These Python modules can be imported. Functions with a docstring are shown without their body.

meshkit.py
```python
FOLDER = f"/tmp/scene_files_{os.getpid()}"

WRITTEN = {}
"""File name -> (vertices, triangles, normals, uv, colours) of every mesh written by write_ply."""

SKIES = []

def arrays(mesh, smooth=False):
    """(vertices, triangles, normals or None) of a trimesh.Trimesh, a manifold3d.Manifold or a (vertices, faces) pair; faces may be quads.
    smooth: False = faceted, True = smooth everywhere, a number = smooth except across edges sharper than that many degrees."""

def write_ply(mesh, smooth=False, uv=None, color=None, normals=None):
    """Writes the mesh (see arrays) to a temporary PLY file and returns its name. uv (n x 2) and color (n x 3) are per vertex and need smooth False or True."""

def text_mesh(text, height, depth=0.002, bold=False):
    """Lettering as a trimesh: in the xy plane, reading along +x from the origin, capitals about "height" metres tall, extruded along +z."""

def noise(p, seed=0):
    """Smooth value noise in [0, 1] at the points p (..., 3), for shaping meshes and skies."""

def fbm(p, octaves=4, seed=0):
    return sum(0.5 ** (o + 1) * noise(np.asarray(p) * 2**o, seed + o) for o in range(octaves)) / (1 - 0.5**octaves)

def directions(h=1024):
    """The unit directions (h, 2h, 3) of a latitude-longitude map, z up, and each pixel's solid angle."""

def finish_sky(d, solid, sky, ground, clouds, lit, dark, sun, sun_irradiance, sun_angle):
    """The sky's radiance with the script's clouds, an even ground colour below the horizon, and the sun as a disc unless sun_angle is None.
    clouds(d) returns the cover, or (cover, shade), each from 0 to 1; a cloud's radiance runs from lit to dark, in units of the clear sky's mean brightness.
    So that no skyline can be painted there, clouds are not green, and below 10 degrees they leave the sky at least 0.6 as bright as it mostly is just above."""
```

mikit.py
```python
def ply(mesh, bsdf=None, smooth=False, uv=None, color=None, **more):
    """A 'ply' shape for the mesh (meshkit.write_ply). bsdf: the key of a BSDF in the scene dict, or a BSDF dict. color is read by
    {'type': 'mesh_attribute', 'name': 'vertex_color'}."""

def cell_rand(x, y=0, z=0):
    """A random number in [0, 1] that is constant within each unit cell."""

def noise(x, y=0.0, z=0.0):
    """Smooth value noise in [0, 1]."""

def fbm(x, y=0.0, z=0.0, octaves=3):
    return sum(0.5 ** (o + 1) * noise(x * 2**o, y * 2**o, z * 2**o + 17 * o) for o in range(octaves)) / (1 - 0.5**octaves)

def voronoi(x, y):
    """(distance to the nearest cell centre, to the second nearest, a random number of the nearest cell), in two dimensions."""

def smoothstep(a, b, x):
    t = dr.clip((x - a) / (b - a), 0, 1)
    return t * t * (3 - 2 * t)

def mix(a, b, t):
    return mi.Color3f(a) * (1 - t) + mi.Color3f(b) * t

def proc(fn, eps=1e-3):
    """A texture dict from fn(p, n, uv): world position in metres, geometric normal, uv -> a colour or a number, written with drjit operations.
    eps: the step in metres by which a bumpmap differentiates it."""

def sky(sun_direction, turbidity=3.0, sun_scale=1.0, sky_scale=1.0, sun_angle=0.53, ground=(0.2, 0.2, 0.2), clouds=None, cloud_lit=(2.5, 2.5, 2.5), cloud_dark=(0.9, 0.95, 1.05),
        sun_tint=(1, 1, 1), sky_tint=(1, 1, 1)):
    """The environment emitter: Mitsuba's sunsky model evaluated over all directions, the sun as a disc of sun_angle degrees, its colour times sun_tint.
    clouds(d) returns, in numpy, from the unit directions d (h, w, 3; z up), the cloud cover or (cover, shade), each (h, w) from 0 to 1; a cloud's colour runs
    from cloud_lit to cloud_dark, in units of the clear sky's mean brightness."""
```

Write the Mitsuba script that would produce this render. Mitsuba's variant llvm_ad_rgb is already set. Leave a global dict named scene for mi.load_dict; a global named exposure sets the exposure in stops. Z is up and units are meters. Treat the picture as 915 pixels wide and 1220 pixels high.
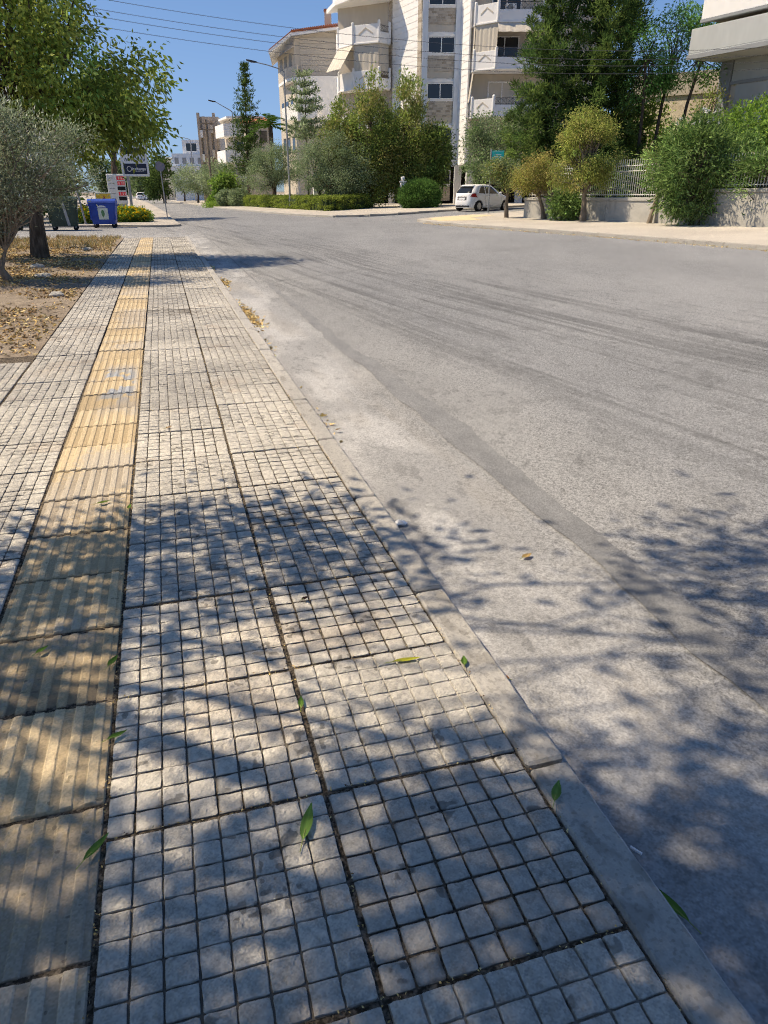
import math
import numpy as np, trimesh, drjit as dr, mitsuba as mi, mikit, meshkit, manifold3d as m3
from shapely.geometry import Polygon, box as sbox, LineString
from mikit import proc, noise, fbm, voronoi, cell_rand, smoothstep, mix
T = mi.ScalarTransform4f
scene, labels = {}, {}

# ------------------------------------------------------------------ camera, sky, exposure
EYE = np.array([0, 0, 1.5])
PITCH, YAW = math.radians(24.2755), math.radians(16.2315)
FWD = np.array([math.sin(YAW) * math.cos(PITCH), math.cos(YAW) * math.cos(PITCH), -math.sin(PITCH)])
scene['camera'] = {'type': 'perspective', 'fov_axis': 'x', 'fov': 2 * math.degrees(math.atan(457.5 / 847)), 'near_clip': 0.05, 'far_clip': 3000.0,
                   'to_world': T().look_at(origin=EYE.tolist(), target=(EYE + FWD).tolist(), up=[0, 0, 1])}
SUN = (-1.0, 0.45, 1.51)
scene['sky'] = mikit.sky(SUN, turbidity=3.0, sky_scale=0.70, sky_tint=(0.88, 0.98, 1.13), sun_tint=(1.0, 1.0, 0.97))
labels['sky'] = {'kind': 'structure'}
exposure = 2.05

# ------------------------------------------------------------------ helpers
def zt(x):                                     # the road falls gently towards the left kerb
    return -0.07 + 0.025 * np.clip(np.asarray(x, float) - 1, 0, 24)
def add(key, mesh, bsdf, smooth=False, color=None, to_world=None):
    n, base = 0, key
    while key in scene:
        n += 1; key = '%s_%03d' % (base, n)
    d = mesh if isinstance(mesh, dict) else mikit.ply(mesh, bsdf, smooth=smooth, color=color)
    if to_world is not None: d = {**d, 'to_world': to_world}
    scene[key] = d
    return key
def thing(name, label, cat, group=None):
    n, key = 0, name
    while key in labels:
        n += 1; key = '%s_%03d' % (name, n)
    labels[key] = {'label': label, 'category': cat}
    if group: labels[key]['group'] = group
    return key
def struct(key, mesh=None, bsdf=None, smooth=False):
    labels[key] = {'kind': 'structure'}
    if mesh is not None: scene[key] = mikit.ply(mesh, bsdf, smooth=smooth)
def cat(ms): return trimesh.util.concatenate([m for m in ms if m is not None])
def bx(x0, x1, y0, y1, z0, z1, ch=0.0):
    e = [x1 - x0, y1 - y0, z1 - z0]; c = [(x0 + x1) / 2, (y0 + y1) / 2, (z0 + z1) / 2]
    if ch <= 0:
        m = trimesh.creation.box(extents=e)
    else:
        pts = []
        for k in range(3):
            for s in np.ndindex(2, 2, 2):
                p = [(0.5 - 0.0) * e[i] * (2 * s[i] - 1) for i in range(3)]
                for i in range(3):
                    if i != k: p[i] -= ch * (2 * s[i] - 1)
                pts.append(p)
        m = trimesh.convex.convex_hull(np.array(pts))
    m.apply_translation(c); return m
def rotz(m, a, o=(0, 0, 0)):
    m = m.copy(); m.apply_transform(trimesh.transformations.rotation_matrix(a, [0, 0, 1], o)); return m
def moved(m, *t):
    m = m.copy(); m.apply_translation(t); return m
def hull(p): return trimesh.convex.convex_hull(np.asarray(p, float))
def tube(p, r, sides=7, cap=True):
    p = np.asarray(p, float); r = np.broadcast_to(np.asarray(r, float), (len(p),))
    t = np.gradient(p, axis=0); t /= np.linalg.norm(t, axis=1, keepdims=True) + 1e-12
    a = np.cross(t, np.where(np.abs(t[:, 2:]) < 0.9, [0, 0, 1.0], [1.0, 0, 0])); a /= np.linalg.norm(a, axis=1, keepdims=True) + 1e-12
    b = np.cross(t, a); th = np.arange(sides) * 2 * np.pi / sides
    v = (p[:, None] + r[:, None, None] * (np.cos(th)[None, :, None] * a[:, None] + np.sin(th)[None, :, None] * b[:, None])).reshape(-1, 3)
    f = []
    for i in range(len(p) - 1):
        for j in range(sides):
            k = (j + 1) % sides
            f += [[i * sides + j, i * sides + k, (i + 1) * sides + k], [i * sides + j, (i + 1) * sides + k, (i + 1) * sides + j]]
    if cap:
        n = len(v); v = np.vstack([v, p[:1], p[-1:]]); e = (len(p) - 1) * sides
        for j in range(sides):
            k = (j + 1) % sides
            f += [[n, k, j], [n + 1, e + j, e + k]]
    return trimesh.Trimesh(v, f, process=False)
def cyl(x, y, z0, z1, r, sides=16): return tube([[x, y, z0], [x, y, z1]], r, sides)
def polys(p): return [g for g in getattr(p, 'geoms', [p]) if g.geom_type == 'Polygon' and g.area > 1e-6]
def sheet(poly, dz, step=None):
    """A sheet lying dz above the road's plane."""
    out = []
    for a, b in ((-900, 1), (1, 25), (25, 900)):
        for g in polys(poly.intersection(sbox(a, -900, b, 900))):
            v, f = trimesh.creation.triangulate_polygon(g, engine='earcut')
            z = zt(v[:, 0]) + dz
            m = trimesh.Trimesh(np.column_stack([v, z]), f, process=False)
            if m.face_normals[:, 2].mean() < 0: m.invert()
            out.append(m)
    return cat(out)
def slab_of(poly, z0, z1):
    out = []
    for a, b in ((-900, 1), (1, 25), (25, 900)):
        for g in polys(poly.intersection(sbox(a, -900, b, 900))):
            m = trimesh.creation.extrude_polygon(g, z1 - z0, engine='earcut'); m.vertices[:, 2] += z0 + zt(m.vertices[:, 0]); out.append(m)
    return cat(out)
def rough(m, amp, freq, seed=0):
    n = meshkit.fbm(m.vertices * freq, 3, seed) - 0.5; m.vertices = m.vertices + m.vertex_normals * (n * 2 * amp)[:, None]; return m
def place(x, y, z=0.0, a=0.0): return T().translate([x, y, z]).rotate([0, 0, 1], a)
def along(p, q):                                # local x from p to q: matrix for building straight walls
    p, q = np.array(p, float), np.array(q, float); d = q - p; L = np.hypot(*d); M = np.eye(4)
    M[:2, 0] = d / L; M[:2, 1] = [-d[1] / L, d[0] / L]; M[:2, 3] = p
    return M, L
def tr(m, M):
    m = m.copy(); m.apply_transform(M); return m

# ------------------------------------------------------------------ materials
def P(fn, rough_=0.8, spec=0.3, bump=None, bscale=1.0, **k):
    d = {'type': 'principled', 'base_color': proc(fn) if callable(fn) else {'type': 'rgb', 'value': list(fn)}, 'roughness': rough_, 'specular': spec, **k}
    if bump is not None: d = {'type': 'bumpmap', 'arbitrary': proc(bump, eps=0.002), 'scale': bscale, 'bsdf': d}
    return {'type': 'twosided', 'bsdf': d}
def mat(name, *a, **k): scene[name] = P(*a, **k)
def c3(*v): return mi.Color3f(*v)

def f_slab(p, n, uv):
    r = cell_rand(dr.floor((p.x + 0.32) / 0.575), dr.floor((p.y - 0.3) / 0.575), 3)
    cellr = cell_rand(dr.floor((p.x + 0.32) / 0.0719), dr.floor((p.y - 0.3) / 0.0719), 7)
    g = fbm(p.x * 60, p.y * 60, p.z * 60, 3); big = fbm(p.x * 1.7, p.y * 1.7, 3.0, 3); sp = noise(p.x * 260, p.y * 260, p.z * 100)
    t = 0.86 + 0.13 * (r - 0.5) + 0.14 * (cellr - 0.5) + 0.5 * (g - 0.5) + 0.24 * (big - 0.5) + 0.34 * (sp - 0.5)
    c = mix((0.45, 0.43, 0.39), (0.555, 0.523, 0.455), dr.clip(0.5 * r + big * 0.8 - 0.2, 0, 1)) * t
    deep = smoothstep(-0.0045, -0.010, p.z + 0.055 * dr.clip((p.y - 20.5) / 7, 0, 1))                      # dirt that has settled in the grooves
    c = mix(c, c3(0.11, 0.097, 0.08), deep * 0.9)
    st = smoothstep(0.62, 0.8, fbm(p.x * 2.3 + 9, p.y * 2.3, 1.0, 4))
    return mix(c, c * c3(0.80, 0.70, 0.62), st * 0.4) * (1 - 0.5 * smoothstep(0.78, 0.84, noise(p.x * 13 + 3, p.y * 13, 4.0)) * smoothstep(0.55, 0.7, noise(p.x * 60, p.y * 60, 2.0)))
def f_grain(p, n, uv): return 0.7 * fbm(p.x * 75, p.y * 75, p.z * 75, 3) + 0.35 * noise(p.x * 260, p.y * 260, p.z * 260)
mat('slab_stone', f_slab, 0.85, 0.25, f_grain, 0.011)
def f_tact(p, n, uv):
    g = fbm(p.x * 70, p.y * 70, p.z * 30, 3); big = fbm(p.x * 2.1 + 4, p.y * 1.6, 2.0, 4)
    r = cell_rand(dr.floor((p.x + 0.77) / 0.45), dr.floor((p.y - 0.23) / 0.45), 5)
    c = mix((0.50, 0.395, 0.24), (0.60, 0.495, 0.325), dr.clip(g * 0.8 + 0.5 * (r - 0.3), 0, 1))
    c = mix(c, c3(0.38, 0.36, 0.33), smoothstep(0.48, 0.72, big + 0.35 * (g - 0.5)) * 0.6)
    z1 = smoothstep(0.9, 0.3, dr.abs(p.y - 6.4)) * smoothstep(0.17, 0.10, dr.abs(p.x + 0.5)) * smoothstep(0.42, 0.5, fbm(p.x * 9, p.y * 5, 8.0, 3))
    c = mix(c, c3(0.34, 0.36, 0.38), z1)                         # the worn place where the yellow is gone
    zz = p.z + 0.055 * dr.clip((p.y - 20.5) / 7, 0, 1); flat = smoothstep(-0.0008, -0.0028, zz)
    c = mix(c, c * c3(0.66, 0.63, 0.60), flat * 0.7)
    spot = smoothstep(0.90, 0.94, noise(p.x * 47, p.y * 47, 5.0)) * 0.7
    c = mix(c, c * 0.45, spot) * (1 + 0.35 * (noise(p.x * 230, p.y * 230, 1.0) - 0.5))
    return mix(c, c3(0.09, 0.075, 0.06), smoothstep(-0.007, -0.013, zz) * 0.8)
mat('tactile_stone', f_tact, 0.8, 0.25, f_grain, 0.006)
def f_joint(p, n, uv):
    g = fbm(p.x * 120, p.y * 120, p.z * 50, 3)
    return mix((0.035, 0.03, 0.024), (0.20, 0.165, 0.125), smoothstep(0.35, 0.75, g))
mat('joint_dirt', f_joint, 0.95, 0.1)
def f_kerb(p, n, uv):
    g = fbm(p.x * 80, p.y * 80, p.z * 80, 4); b = fbm(p.x * 3, p.y * 1.3, p.z * 3, 4); s = noise(p.x * 300, p.y * 300, p.z * 300)
    c = mix((0.27, 0.26, 0.24), (0.47, 0.45, 0.41), dr.clip(0.55 * g + 0.7 * b - 0.1 + 0.3 * (s - 0.5), 0, 1))
    return mix(c, c3(0.13, 0.12, 0.105), smoothstep(0.60, 0.72, fbm(p.x * 16, p.y * 9, p.z * 11 + 3, 4)) * 0.4) * (1 - 0.2 * smoothstep(0.60, 0.82, noise(p.x * 120, p.y * 120, p.z * 90)))
mat('kerb_concrete', f_kerb, 0.85, 0.25, f_grain, 0.004)
def f_road(p, n, uv):
    x, y = p.x, p.y
    wob = 0.12 * (fbm(y * 1.4, x * 0.3, 1.0, 4) - 0.5)
    gut = smoothstep(1.95, 1.25, x + wob + 0.25 * (fbm(x * 3, y * 2.2, 4.0, 4) - 0.5))
    gut = gut * smoothstep(40, 24, y)
    ag = noise(x * 190, y * 190, 0.0); ag2 = noise(x * 85, y * 85, 2.0); g = fbm(x * 26, y * 26, 0.0, 4); b = fbm(x * 0.7, y * 0.55, 0.0, 4)
    c = mix((0.165, 0.17, 0.177), (0.25, 0.255, 0.262), dr.clip(0.25 + 0.9 * (b - 0.35) + 0.35 * (g - 0.5), 0, 1))
    c = c * (1 + 0.85 * (ag - 0.5) + 0.5 * (ag2 - 0.5))
    u = x + 0.105 * y + 0.9 * (fbm(y * 0.09, x * 0.05, 3.0, 2) - 0.5)    # tyre streaks run a little towards the kerb
    st = fbm(u * 5.5, y * 0.22, 5.0, 4) * 0.6 + 0.4 * noise(u * 17, y * 0.5, 9.0)
    lane = smoothstep(2.9, 3.9, u) * smoothstep(9.5, 6.0, u)
    c = c * (1 - 0.36 * smoothstep(0.42, 0.74, st) * lane)
    wear = smoothstep(0.55, 0.75, fbm(x * 7, y * 3.2, 7.0, 4))
    c = c * (1 - 0.15 * wear)
    c = c * mix((1, 1, 1), (1.16, 1.14, 1.10), smoothstep(3.3, 2.1, x)) * (1 - 0.2 * smoothstep(0.74, 0.80, noise(x * 9, y * 6, 21.0)) * smoothstep(0.5, 0.62, noise(x * 31, y * 25, 3.0)))
    dust = smoothstep(0.35, 0.7, fbm(x * 4.2 + 3, y * 1.3, 2.0, 5))
    k = mix((0.265, 0.265, 0.263), (0.375, 0.373, 0.366), dr.clip(dust + 0.6 * (g - 0.5), 0, 1)) * (1 + 0.45 * (ag - 0.5) + 0.3 * (ag2 - 0.5))
    k = mix(k, c3(0.30, 0.26, 0.20), smoothstep(0.55, 0.75, fbm(x * 5, y * 0.9, 12.0, 4)) * 0.18)
    k = k * (1 - 0.22 * smoothstep(0.60, 0.76, fbm(x * 13, y * 7, 15.0, 4)))
    return mix(c, k, gut)
def f_roadbump(p, n, uv): return noise(p.x * 170, p.y * 170, 0.0) * 0.5 + 0.7 * fbm(p.x * 40, p.y * 40, 0.0, 3)
mat('asphalt_old', f_road, 0.8, 0.35, f_roadbump, 0.005)
def f_patch(p, n, uv):
    ag = noise(p.x * 200, p.y * 200, 0.0); g = fbm(p.x * 12, p.y * 6, 0.0, 4)
    return mix((0.15, 0.153, 0.157), (0.215, 0.218, 0.22), dr.clip(g * 1.2 - 0.1, 0, 1)) * (1 + 0.6 * (ag - 0.5))
mat('asphalt_patch', f_patch, 0.85, 0.3, f_roadbump, 0.003)
def f_dirt(p, n, uv):
    g = fbm(p.x * 14, p.y * 14, p.z * 14, 5); b = fbm(p.x * 1.1, p.y * 1.1, 4.0, 4); s = noise(p.x * 90, p.y * 90, 0.0)
    c = mix((0.15, 0.12, 0.09), (0.31, 0.26, 0.20), dr.clip(1.1 * g + 0.6 * (b - 0.5) - 0.1, 0, 1))
    return c * (1 + 0.5 * (s - 0.5))
mat('dirt', f_dirt, 0.95, 0.1)
def f_pave(p, n, uv):
    g = fbm(p.x * 20, p.y * 20, 0.0, 4); b = fbm(p.x * 0.8, p.y * 0.8, 7.0, 4)
    return mix((0.29, 0.265, 0.23), (0.43, 0.398, 0.345), dr.clip(0.3 + 0.8 * (b - 0.4) + 0.5 * (g - 0.5), 0, 1))
mat('pale_paving', f_pave, 0.9, 0.2)
def f_yel(p, n, uv): return mix((0.42, 0.34, 0.20), (0.54, 0.45, 0.29), fbm(p.x * 9, p.y * 9, 0.0, 4))
mat('yellow_paving', f_yel, 0.9, 0.2)
def f_wall(p, n, uv):
    b = fbm(p.x * 1.3, p.y * 1.3, p.z * 1.6, 4); g = fbm(p.x * 17, p.y * 17, p.z * 9, 4); d = fbm(p.x * 7, p.y * 7, p.z * 0.8, 3)
    c = mix((0.36, 0.35, 0.32), (0.50, 0.49, 0.46), dr.clip(0.4 + b - 0.5 + 0.5 * (g - 0.5), 0, 1))
    return c * (1 - 0.2 * smoothstep(0.55, 0.85, d))
mat('wall_concrete', f_wall, 0.9, 0.2)
def f_bark(p, n, uv):
    g = fbm(p.x * 22, p.y * 22, p.z * 5, 4)
    return mix((0.045, 0.034, 0.026), (0.19, 0.15, 0.115), g * g * 1.6)
mat('bark_dark', f_bark, 0.95, 0.1)
def f_bark2(p, n, uv):
    g = fbm(p.x * 22, p.y * 22, p.z * 6, 4)
    return mix((0.12, 0.095, 0.07), (0.36, 0.30, 0.235), g)
mat('bark_pale', f_bark2, 0.95, 0.1)
def f_stone(p, n, uv):
    u = p.x * 0.96 - p.y * 0.28; row = dr.floor(p.z / 0.17); a = u / 0.36 + 0.5 * cell_rand(row, 2, 1) + 0.35 * row
    i = dr.floor(a); e = dr.minimum(dr.minimum(a - i, i + 1 - a) * 0.36, dr.minimum(p.z / 0.17 - row, row + 1 - p.z / 0.17) * 0.17)
    c = mix((0.25, 0.20, 0.15), (0.58, 0.52, 0.43), 0.7 * cell_rand(i, row, 4) + 0.5 * (fbm(p.x * 9, p.y * 9, p.z * 9, 3) - 0.2))
    return mix(c3(0.42, 0.40, 0.36), c, smoothstep(0.006, 0.02, e))
mat('facade_stone', f_stone, 0.9, 0.2)
def wallpaint(name, a, b, r=0.85):
    def f(p, n, uv):
        t = fbm(p.x * 0.6, p.y * 0.6, p.z * 0.35, 4); g = fbm(p.x * 6, p.y * 6, p.z * 1.2, 3)
        return mix(a, b, dr.clip(0.5 + (t - 0.5) + 0.5 * (g - 0.5), 0, 1))
    mat(name, f, r, 0.3)
wallpaint('paint_white', (0.74, 0.73, 0.715), (0.84, 0.83, 0.815))
wallpaint('paint_beige', (0.46, 0.415, 0.35), (0.58, 0.53, 0.45))
wallpaint('paint_grey', (0.36, 0.38, 0.38), (0.48, 0.50, 0.50))
wallpaint('paint_blue', (0.60, 0.64, 0.69), (0.70, 0.74, 0.79))
wallpaint('paint_brown', (0.34, 0.28, 0.225), (0.46, 0.39, 0.32))
wallpaint('awning_cloth', (0.50, 0.455, 0.38), (0.60, 0.55, 0.47))
wallpaint('roof_tile', (0.30, 0.10, 0.055), (0.46, 0.20, 0.11))
wallpaint('shutter_grey', (0.22, 0.235, 0.25), (0.30, 0.315, 0.33))
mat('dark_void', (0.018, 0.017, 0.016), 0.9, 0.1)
mat('window_glass', (0.025, 0.028, 0.032), 0.08, 0.6)
mat('iron_dark', (0.05, 0.05, 0.055), 0.5, 0.4)
mat('cable_grey', (0.10, 0.10, 0.11), 0.6, 0.3)
mat('iron_pale', (0.62, 0.62, 0.60), 0.5, 0.4)
def f_galv(p, n, uv): return mix((0.20, 0.21, 0.22), (0.36, 0.37, 0.38), fbm(p.x * 8, p.y * 8, p.z * 2.5, 4))
mat('galvanised', f_galv, 0.55, 0.5)
mat('car_paint', (0.80, 0.80, 0.80), 0.25, 0.5, clearcoat=0.8, clearcoat_gloss=0.9)
mat('car_glass', (0.012, 0.014, 0.016), 0.06, 0.6)
mat('rubber', (0.02, 0.02, 0.02), 0.8, 0.2)
mat('alloy', (0.45, 0.46, 0.48), 0.35, 0.5, metallic=0.6)
mat('lamp_red', (0.35, 0.02, 0.02), 0.2, 0.5)
mat('white_plain', (0.72, 0.73, 0.74), 0.5, 0.4)
mat('navy', (0.012, 0.02, 0.05), 0.5, 0.4)
mat('black_plain', (0.012, 0.012, 0.014), 0.6, 0.3)
mat('red_panel', (0.80, 0.05, 0.07), 0.45, 0.4)
mat('pink_panel', (0.95, 0.55, 0.55), 0.5, 0.4)
mat('poster_yellow', (0.75, 0.48, 0.05), 0.6, 0.3)
mat('poster_pale', (0.62, 0.68, 0.60), 0.6, 0.3)
mat('leaf_print', (0.12, 0.25, 0.12), 0.6, 0.3)
mat('teal_sign', (0.03, 0.50, 0.45), 0.4, 0.4)
def f_blue(p, n, uv): return mix((0.012, 0.045, 0.30), (0.03, 0.09, 0.42), fbm(p.x * 5, p.y * 5, p.z * 5, 4))
mat('bin_blue', f_blue, 0.45, 0.4)
def f_green(p, n, uv): return mix((0.012, 0.03, 0.023), (0.032, 0.062, 0.048), fbm(p.x * 4, p.y * 4, p.z * 4, 4))
mat('bin_green', f_green, 0.5, 0.4)
VC = {'type': 'mesh_attribute', 'name': 'vertex_color'}
scene['leaves'] = {'type': 'principledthin', 'base_color': VC, 'roughness': 0.42, 'diff_trans': 0.7, 'eta': 1.45}
scene['dry_leaves'] = {'type': 'twosided', 'bsdf': {'type': 'principled', 'base_color': VC, 'roughness': 0.8, 'specular': 0.2}}

# ------------------------------------------------------------------ ground, road, pavements
struct('ground', sheet(sbox(-850, -850, 850, 850), -0.06), 'dirt')
struct('road', sheet(sbox(-60, -15, 60, 320), 0.0), 'asphalt_old')
rng = np.random.default_rng(11)
def ragged(pts_l, pts_r, amp, seed, step=0.06):
    r = np.random.default_rng(seed); out = []
    for pts in (pts_l, pts_r[::-1]):
        ls = LineString(pts); n = int(ls.length / step)
        q = np.array([ls.interpolate(i / n, normalized=True).coords[0] for i in range(n + 1)])
        w = meshkit.fbm(np.column_stack([q * 2.2, np.full(len(q), seed)]), 4, seed) - 0.5
        q[:, 0] += w * amp * 2; out += q.tolist()
    return Polygon(out).buffer(0)
add('road__asphalt_patch', sheet(ragged([(1.71, 0.4), (1.73, 4), (1.69, 8), (1.75, 14.2)], [(1.91, 0.4), (1.89, 2.6), (1.96, 4.6), (1.84, 8), (1.82, 14.2)], 0.055, 3), 0.005), 'asphalt_patch')
add('road__asphalt_patch', sheet(ragged([(1.95, 14.0), (6, 16.45), (12.1, 19.9)], [(1.95, 14.06), (6, 16.5), (12.1, 19.95)], 0.05, 5), 0.004), 'asphalt_patch')
g = [LineString([(1.6, 14), (1.62, 24), (1.55, 40)]).buffer(0.018)]
for k in range(12): g.append(LineString([(0.97, 15 + 2.1 * k), (1.62, 15.05 + 2.1 * k)]).buffer(0.012))
add('road__gutter_joint', cat([sheet(x, 0.004) for x in g]), 'asphalt_patch')

# the pavement of slabs in the foreground
def cells(w, h, nx, ny, r, fine):
    px, py = w / nx, h / ny; ms = []
    s = np.array([0, 0.028, 0.16, 0.5, 0.84, 0.972, 1.0]) if fine else np.array([0, 0.04, 0.96, 1.0])
    n = len(s); hs = np.minimum(np.minimum.outer(s, s), np.minimum.outer(1 - s, 1 - s))
    gx = np.arange(nx + 1) * px - w / 2 + np.r_[0, r.normal(0, 0.0012, nx - 1), 0]
    gy = np.arange(ny + 1) * py - h / 2 + np.r_[0, r.normal(0, 0.0012, ny - 1), 0]
    V, F, at = [], [], 0
    idx = np.arange(n * n).reshape(n, n)
    f = np.concatenate([np.stack([idx[:-1, :-1], idx[1:, :-1], idx[1:, 1:]], -1).reshape(-1, 3), np.stack([idx[:-1, :-1], idx[1:, 1:], idx[:-1, 1:]], -1).reshape(-1, 3)])
    for i in range(nx):
        for j in range(ny):
            ins = r.uniform(0.0006, 0.0022, 4) if fine else r.uniform(0.0004, 0.0014, 4)
            x0, x1, y0, y1 = gx[i] + ins[0], gx[i + 1] - ins[1], gy[j] + ins[2], gy[j + 1] - ins[3]
            X, Y = np.meshgrid(x0 + (x1 - x0) * s, y0 + (y1 - y0) * s, indexing='ij')
            q = r.uniform(-1, 1, (n, n, 2)) * 0.0012
            cx, cy = X.mean(), Y.mean(); corner = np.hypot(X - cx, Y - cy) > 0.62 * np.hypot(px, py) / 2 * 1.45
            X = X + q[..., 0] + (cx - X) * 0.035 * corner; Y = Y + q[..., 1] + (cy - Y) * 0.035 * corner
            Z = np.where(hs <= 0, -0.0115, np.where(hs < 0.1, -0.0030, np.where(hs < 0.3, -0.0006, 0.0))) + r.normal(0, 0.0007) + r.uniform(-1, 1, (n, n)) * (0.0013 if fine else 0) + (X - cx) * r.normal(0, 0.025) + (Y - cy) * r.normal(0, 0.025)
            V.append(np.column_stack([X.ravel(), Y.ravel(), Z.ravel()])); F.append(f + at); at += n * n
    top = trimesh.Trimesh(np.vstack(V), np.vstack(F), process=False)
    if top.face_normals[:, 2].mean() < 0: top.invert()
    return cat([top, bx(-w / 2 + 0.001, w / 2 - 0.001, -h / 2 + 0.001, h / 2 - 0.001, -0.05, -0.0095)])
def ribs(w, h, r, fine):
    xs, zs = [-w / 2, -w / 2 + 0.004], [-0.012, -0.0034]
    n = 7; pitch = (w - 0.016) / n
    for k in range(n):
        a = -w / 2 + 0.008 + k * pitch; b = 0.029
        xs += [a + 0.5 * (pitch - b) - 0.003, a + 0.5 * (pitch - b) + 0.002, a + 0.5 * pitch, a + 0.5 * (pitch + b) - 0.002, a + 0.5 * (pitch + b) + 0.003]; zs += [-0.0046, -0.0002, 0.0002, -0.0002, -0.0046]
    xs += [w / 2 - 0.004, w / 2]; zs += [-0.0034, -0.012]
    ys = np.r_[-h / 2, np.linspace(-h / 2 + 0.005, h / 2 - 0.005, 30 if fine else 3), h / 2]
    X, Y = np.meshgrid(xs, ys, indexing='ij'); Z = np.repeat(np.array(zs)[:, None], len(ys), 1).copy()
    Z[:, 0] = Z[:, -1] = -0.013
    if fine: Z[1:-1, 1:-1] += (meshkit.fbm(np.stack([X, Y, X * 0], -1)[1:-1, 1:-1] * 22 + r.uniform(0, 50), 3) - 0.5) * 0.0014; Z[:, 1] -= r.uniform(0, 0.004, len(xs)); Z[:, -2] -= r.uniform(0, 0.004, len(xs))
    a, b = X.shape; i = np.arange(a * b).reshape(a, b)
    f = np.concatenate([np.stack([i[:-1, :-1], i[1:, :-1], i[1:, 1:]], -1).reshape(-1, 3), np.stack([i[:-1, :-1], i[1:, 1:], i[:-1, 1:]], -1).reshape(-1, 3)])
    return cat([trimesh.Trimesh(np.column_stack([X.ravel(), Y.ravel(), Z.ravel()]), f, process=False), bx(-w / 2 + 0.002, w / 2 - 0.002, -h / 2 + 0.002, h / 2 - 0.002, -0.05, -0.0125)])
def dip(y): return -0.055 * float(np.clip((y - 20.5) / 7, 0, 1))
struct('sidewalk', cat([bx(-1.352, 0.828, -3, 7.6, -0.3, -0.0115)] + [bx(-1.352, 0.828, 7.6 + 2 * k, 9.6 + 2 * k, -0.3, -0.0115 + dip(8.6 + 2 * k) - 0.012) for k in range(11)] + [bx(-4.3, -1.354, -3, 7.84, -0.3, -0.0115)]), 'joint_dirt')
S = 0.575
near = [mikit.ply(cells(S - 0.011, S - 0.012, 8, 8, rng, True), 'slab_stone', smooth=32) for _ in range(6)]
far = [mikit.ply(cells(S - 0.011, S - 0.012, 8, 8, rng, False), 'slab_stone') for _ in range(4)]
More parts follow.
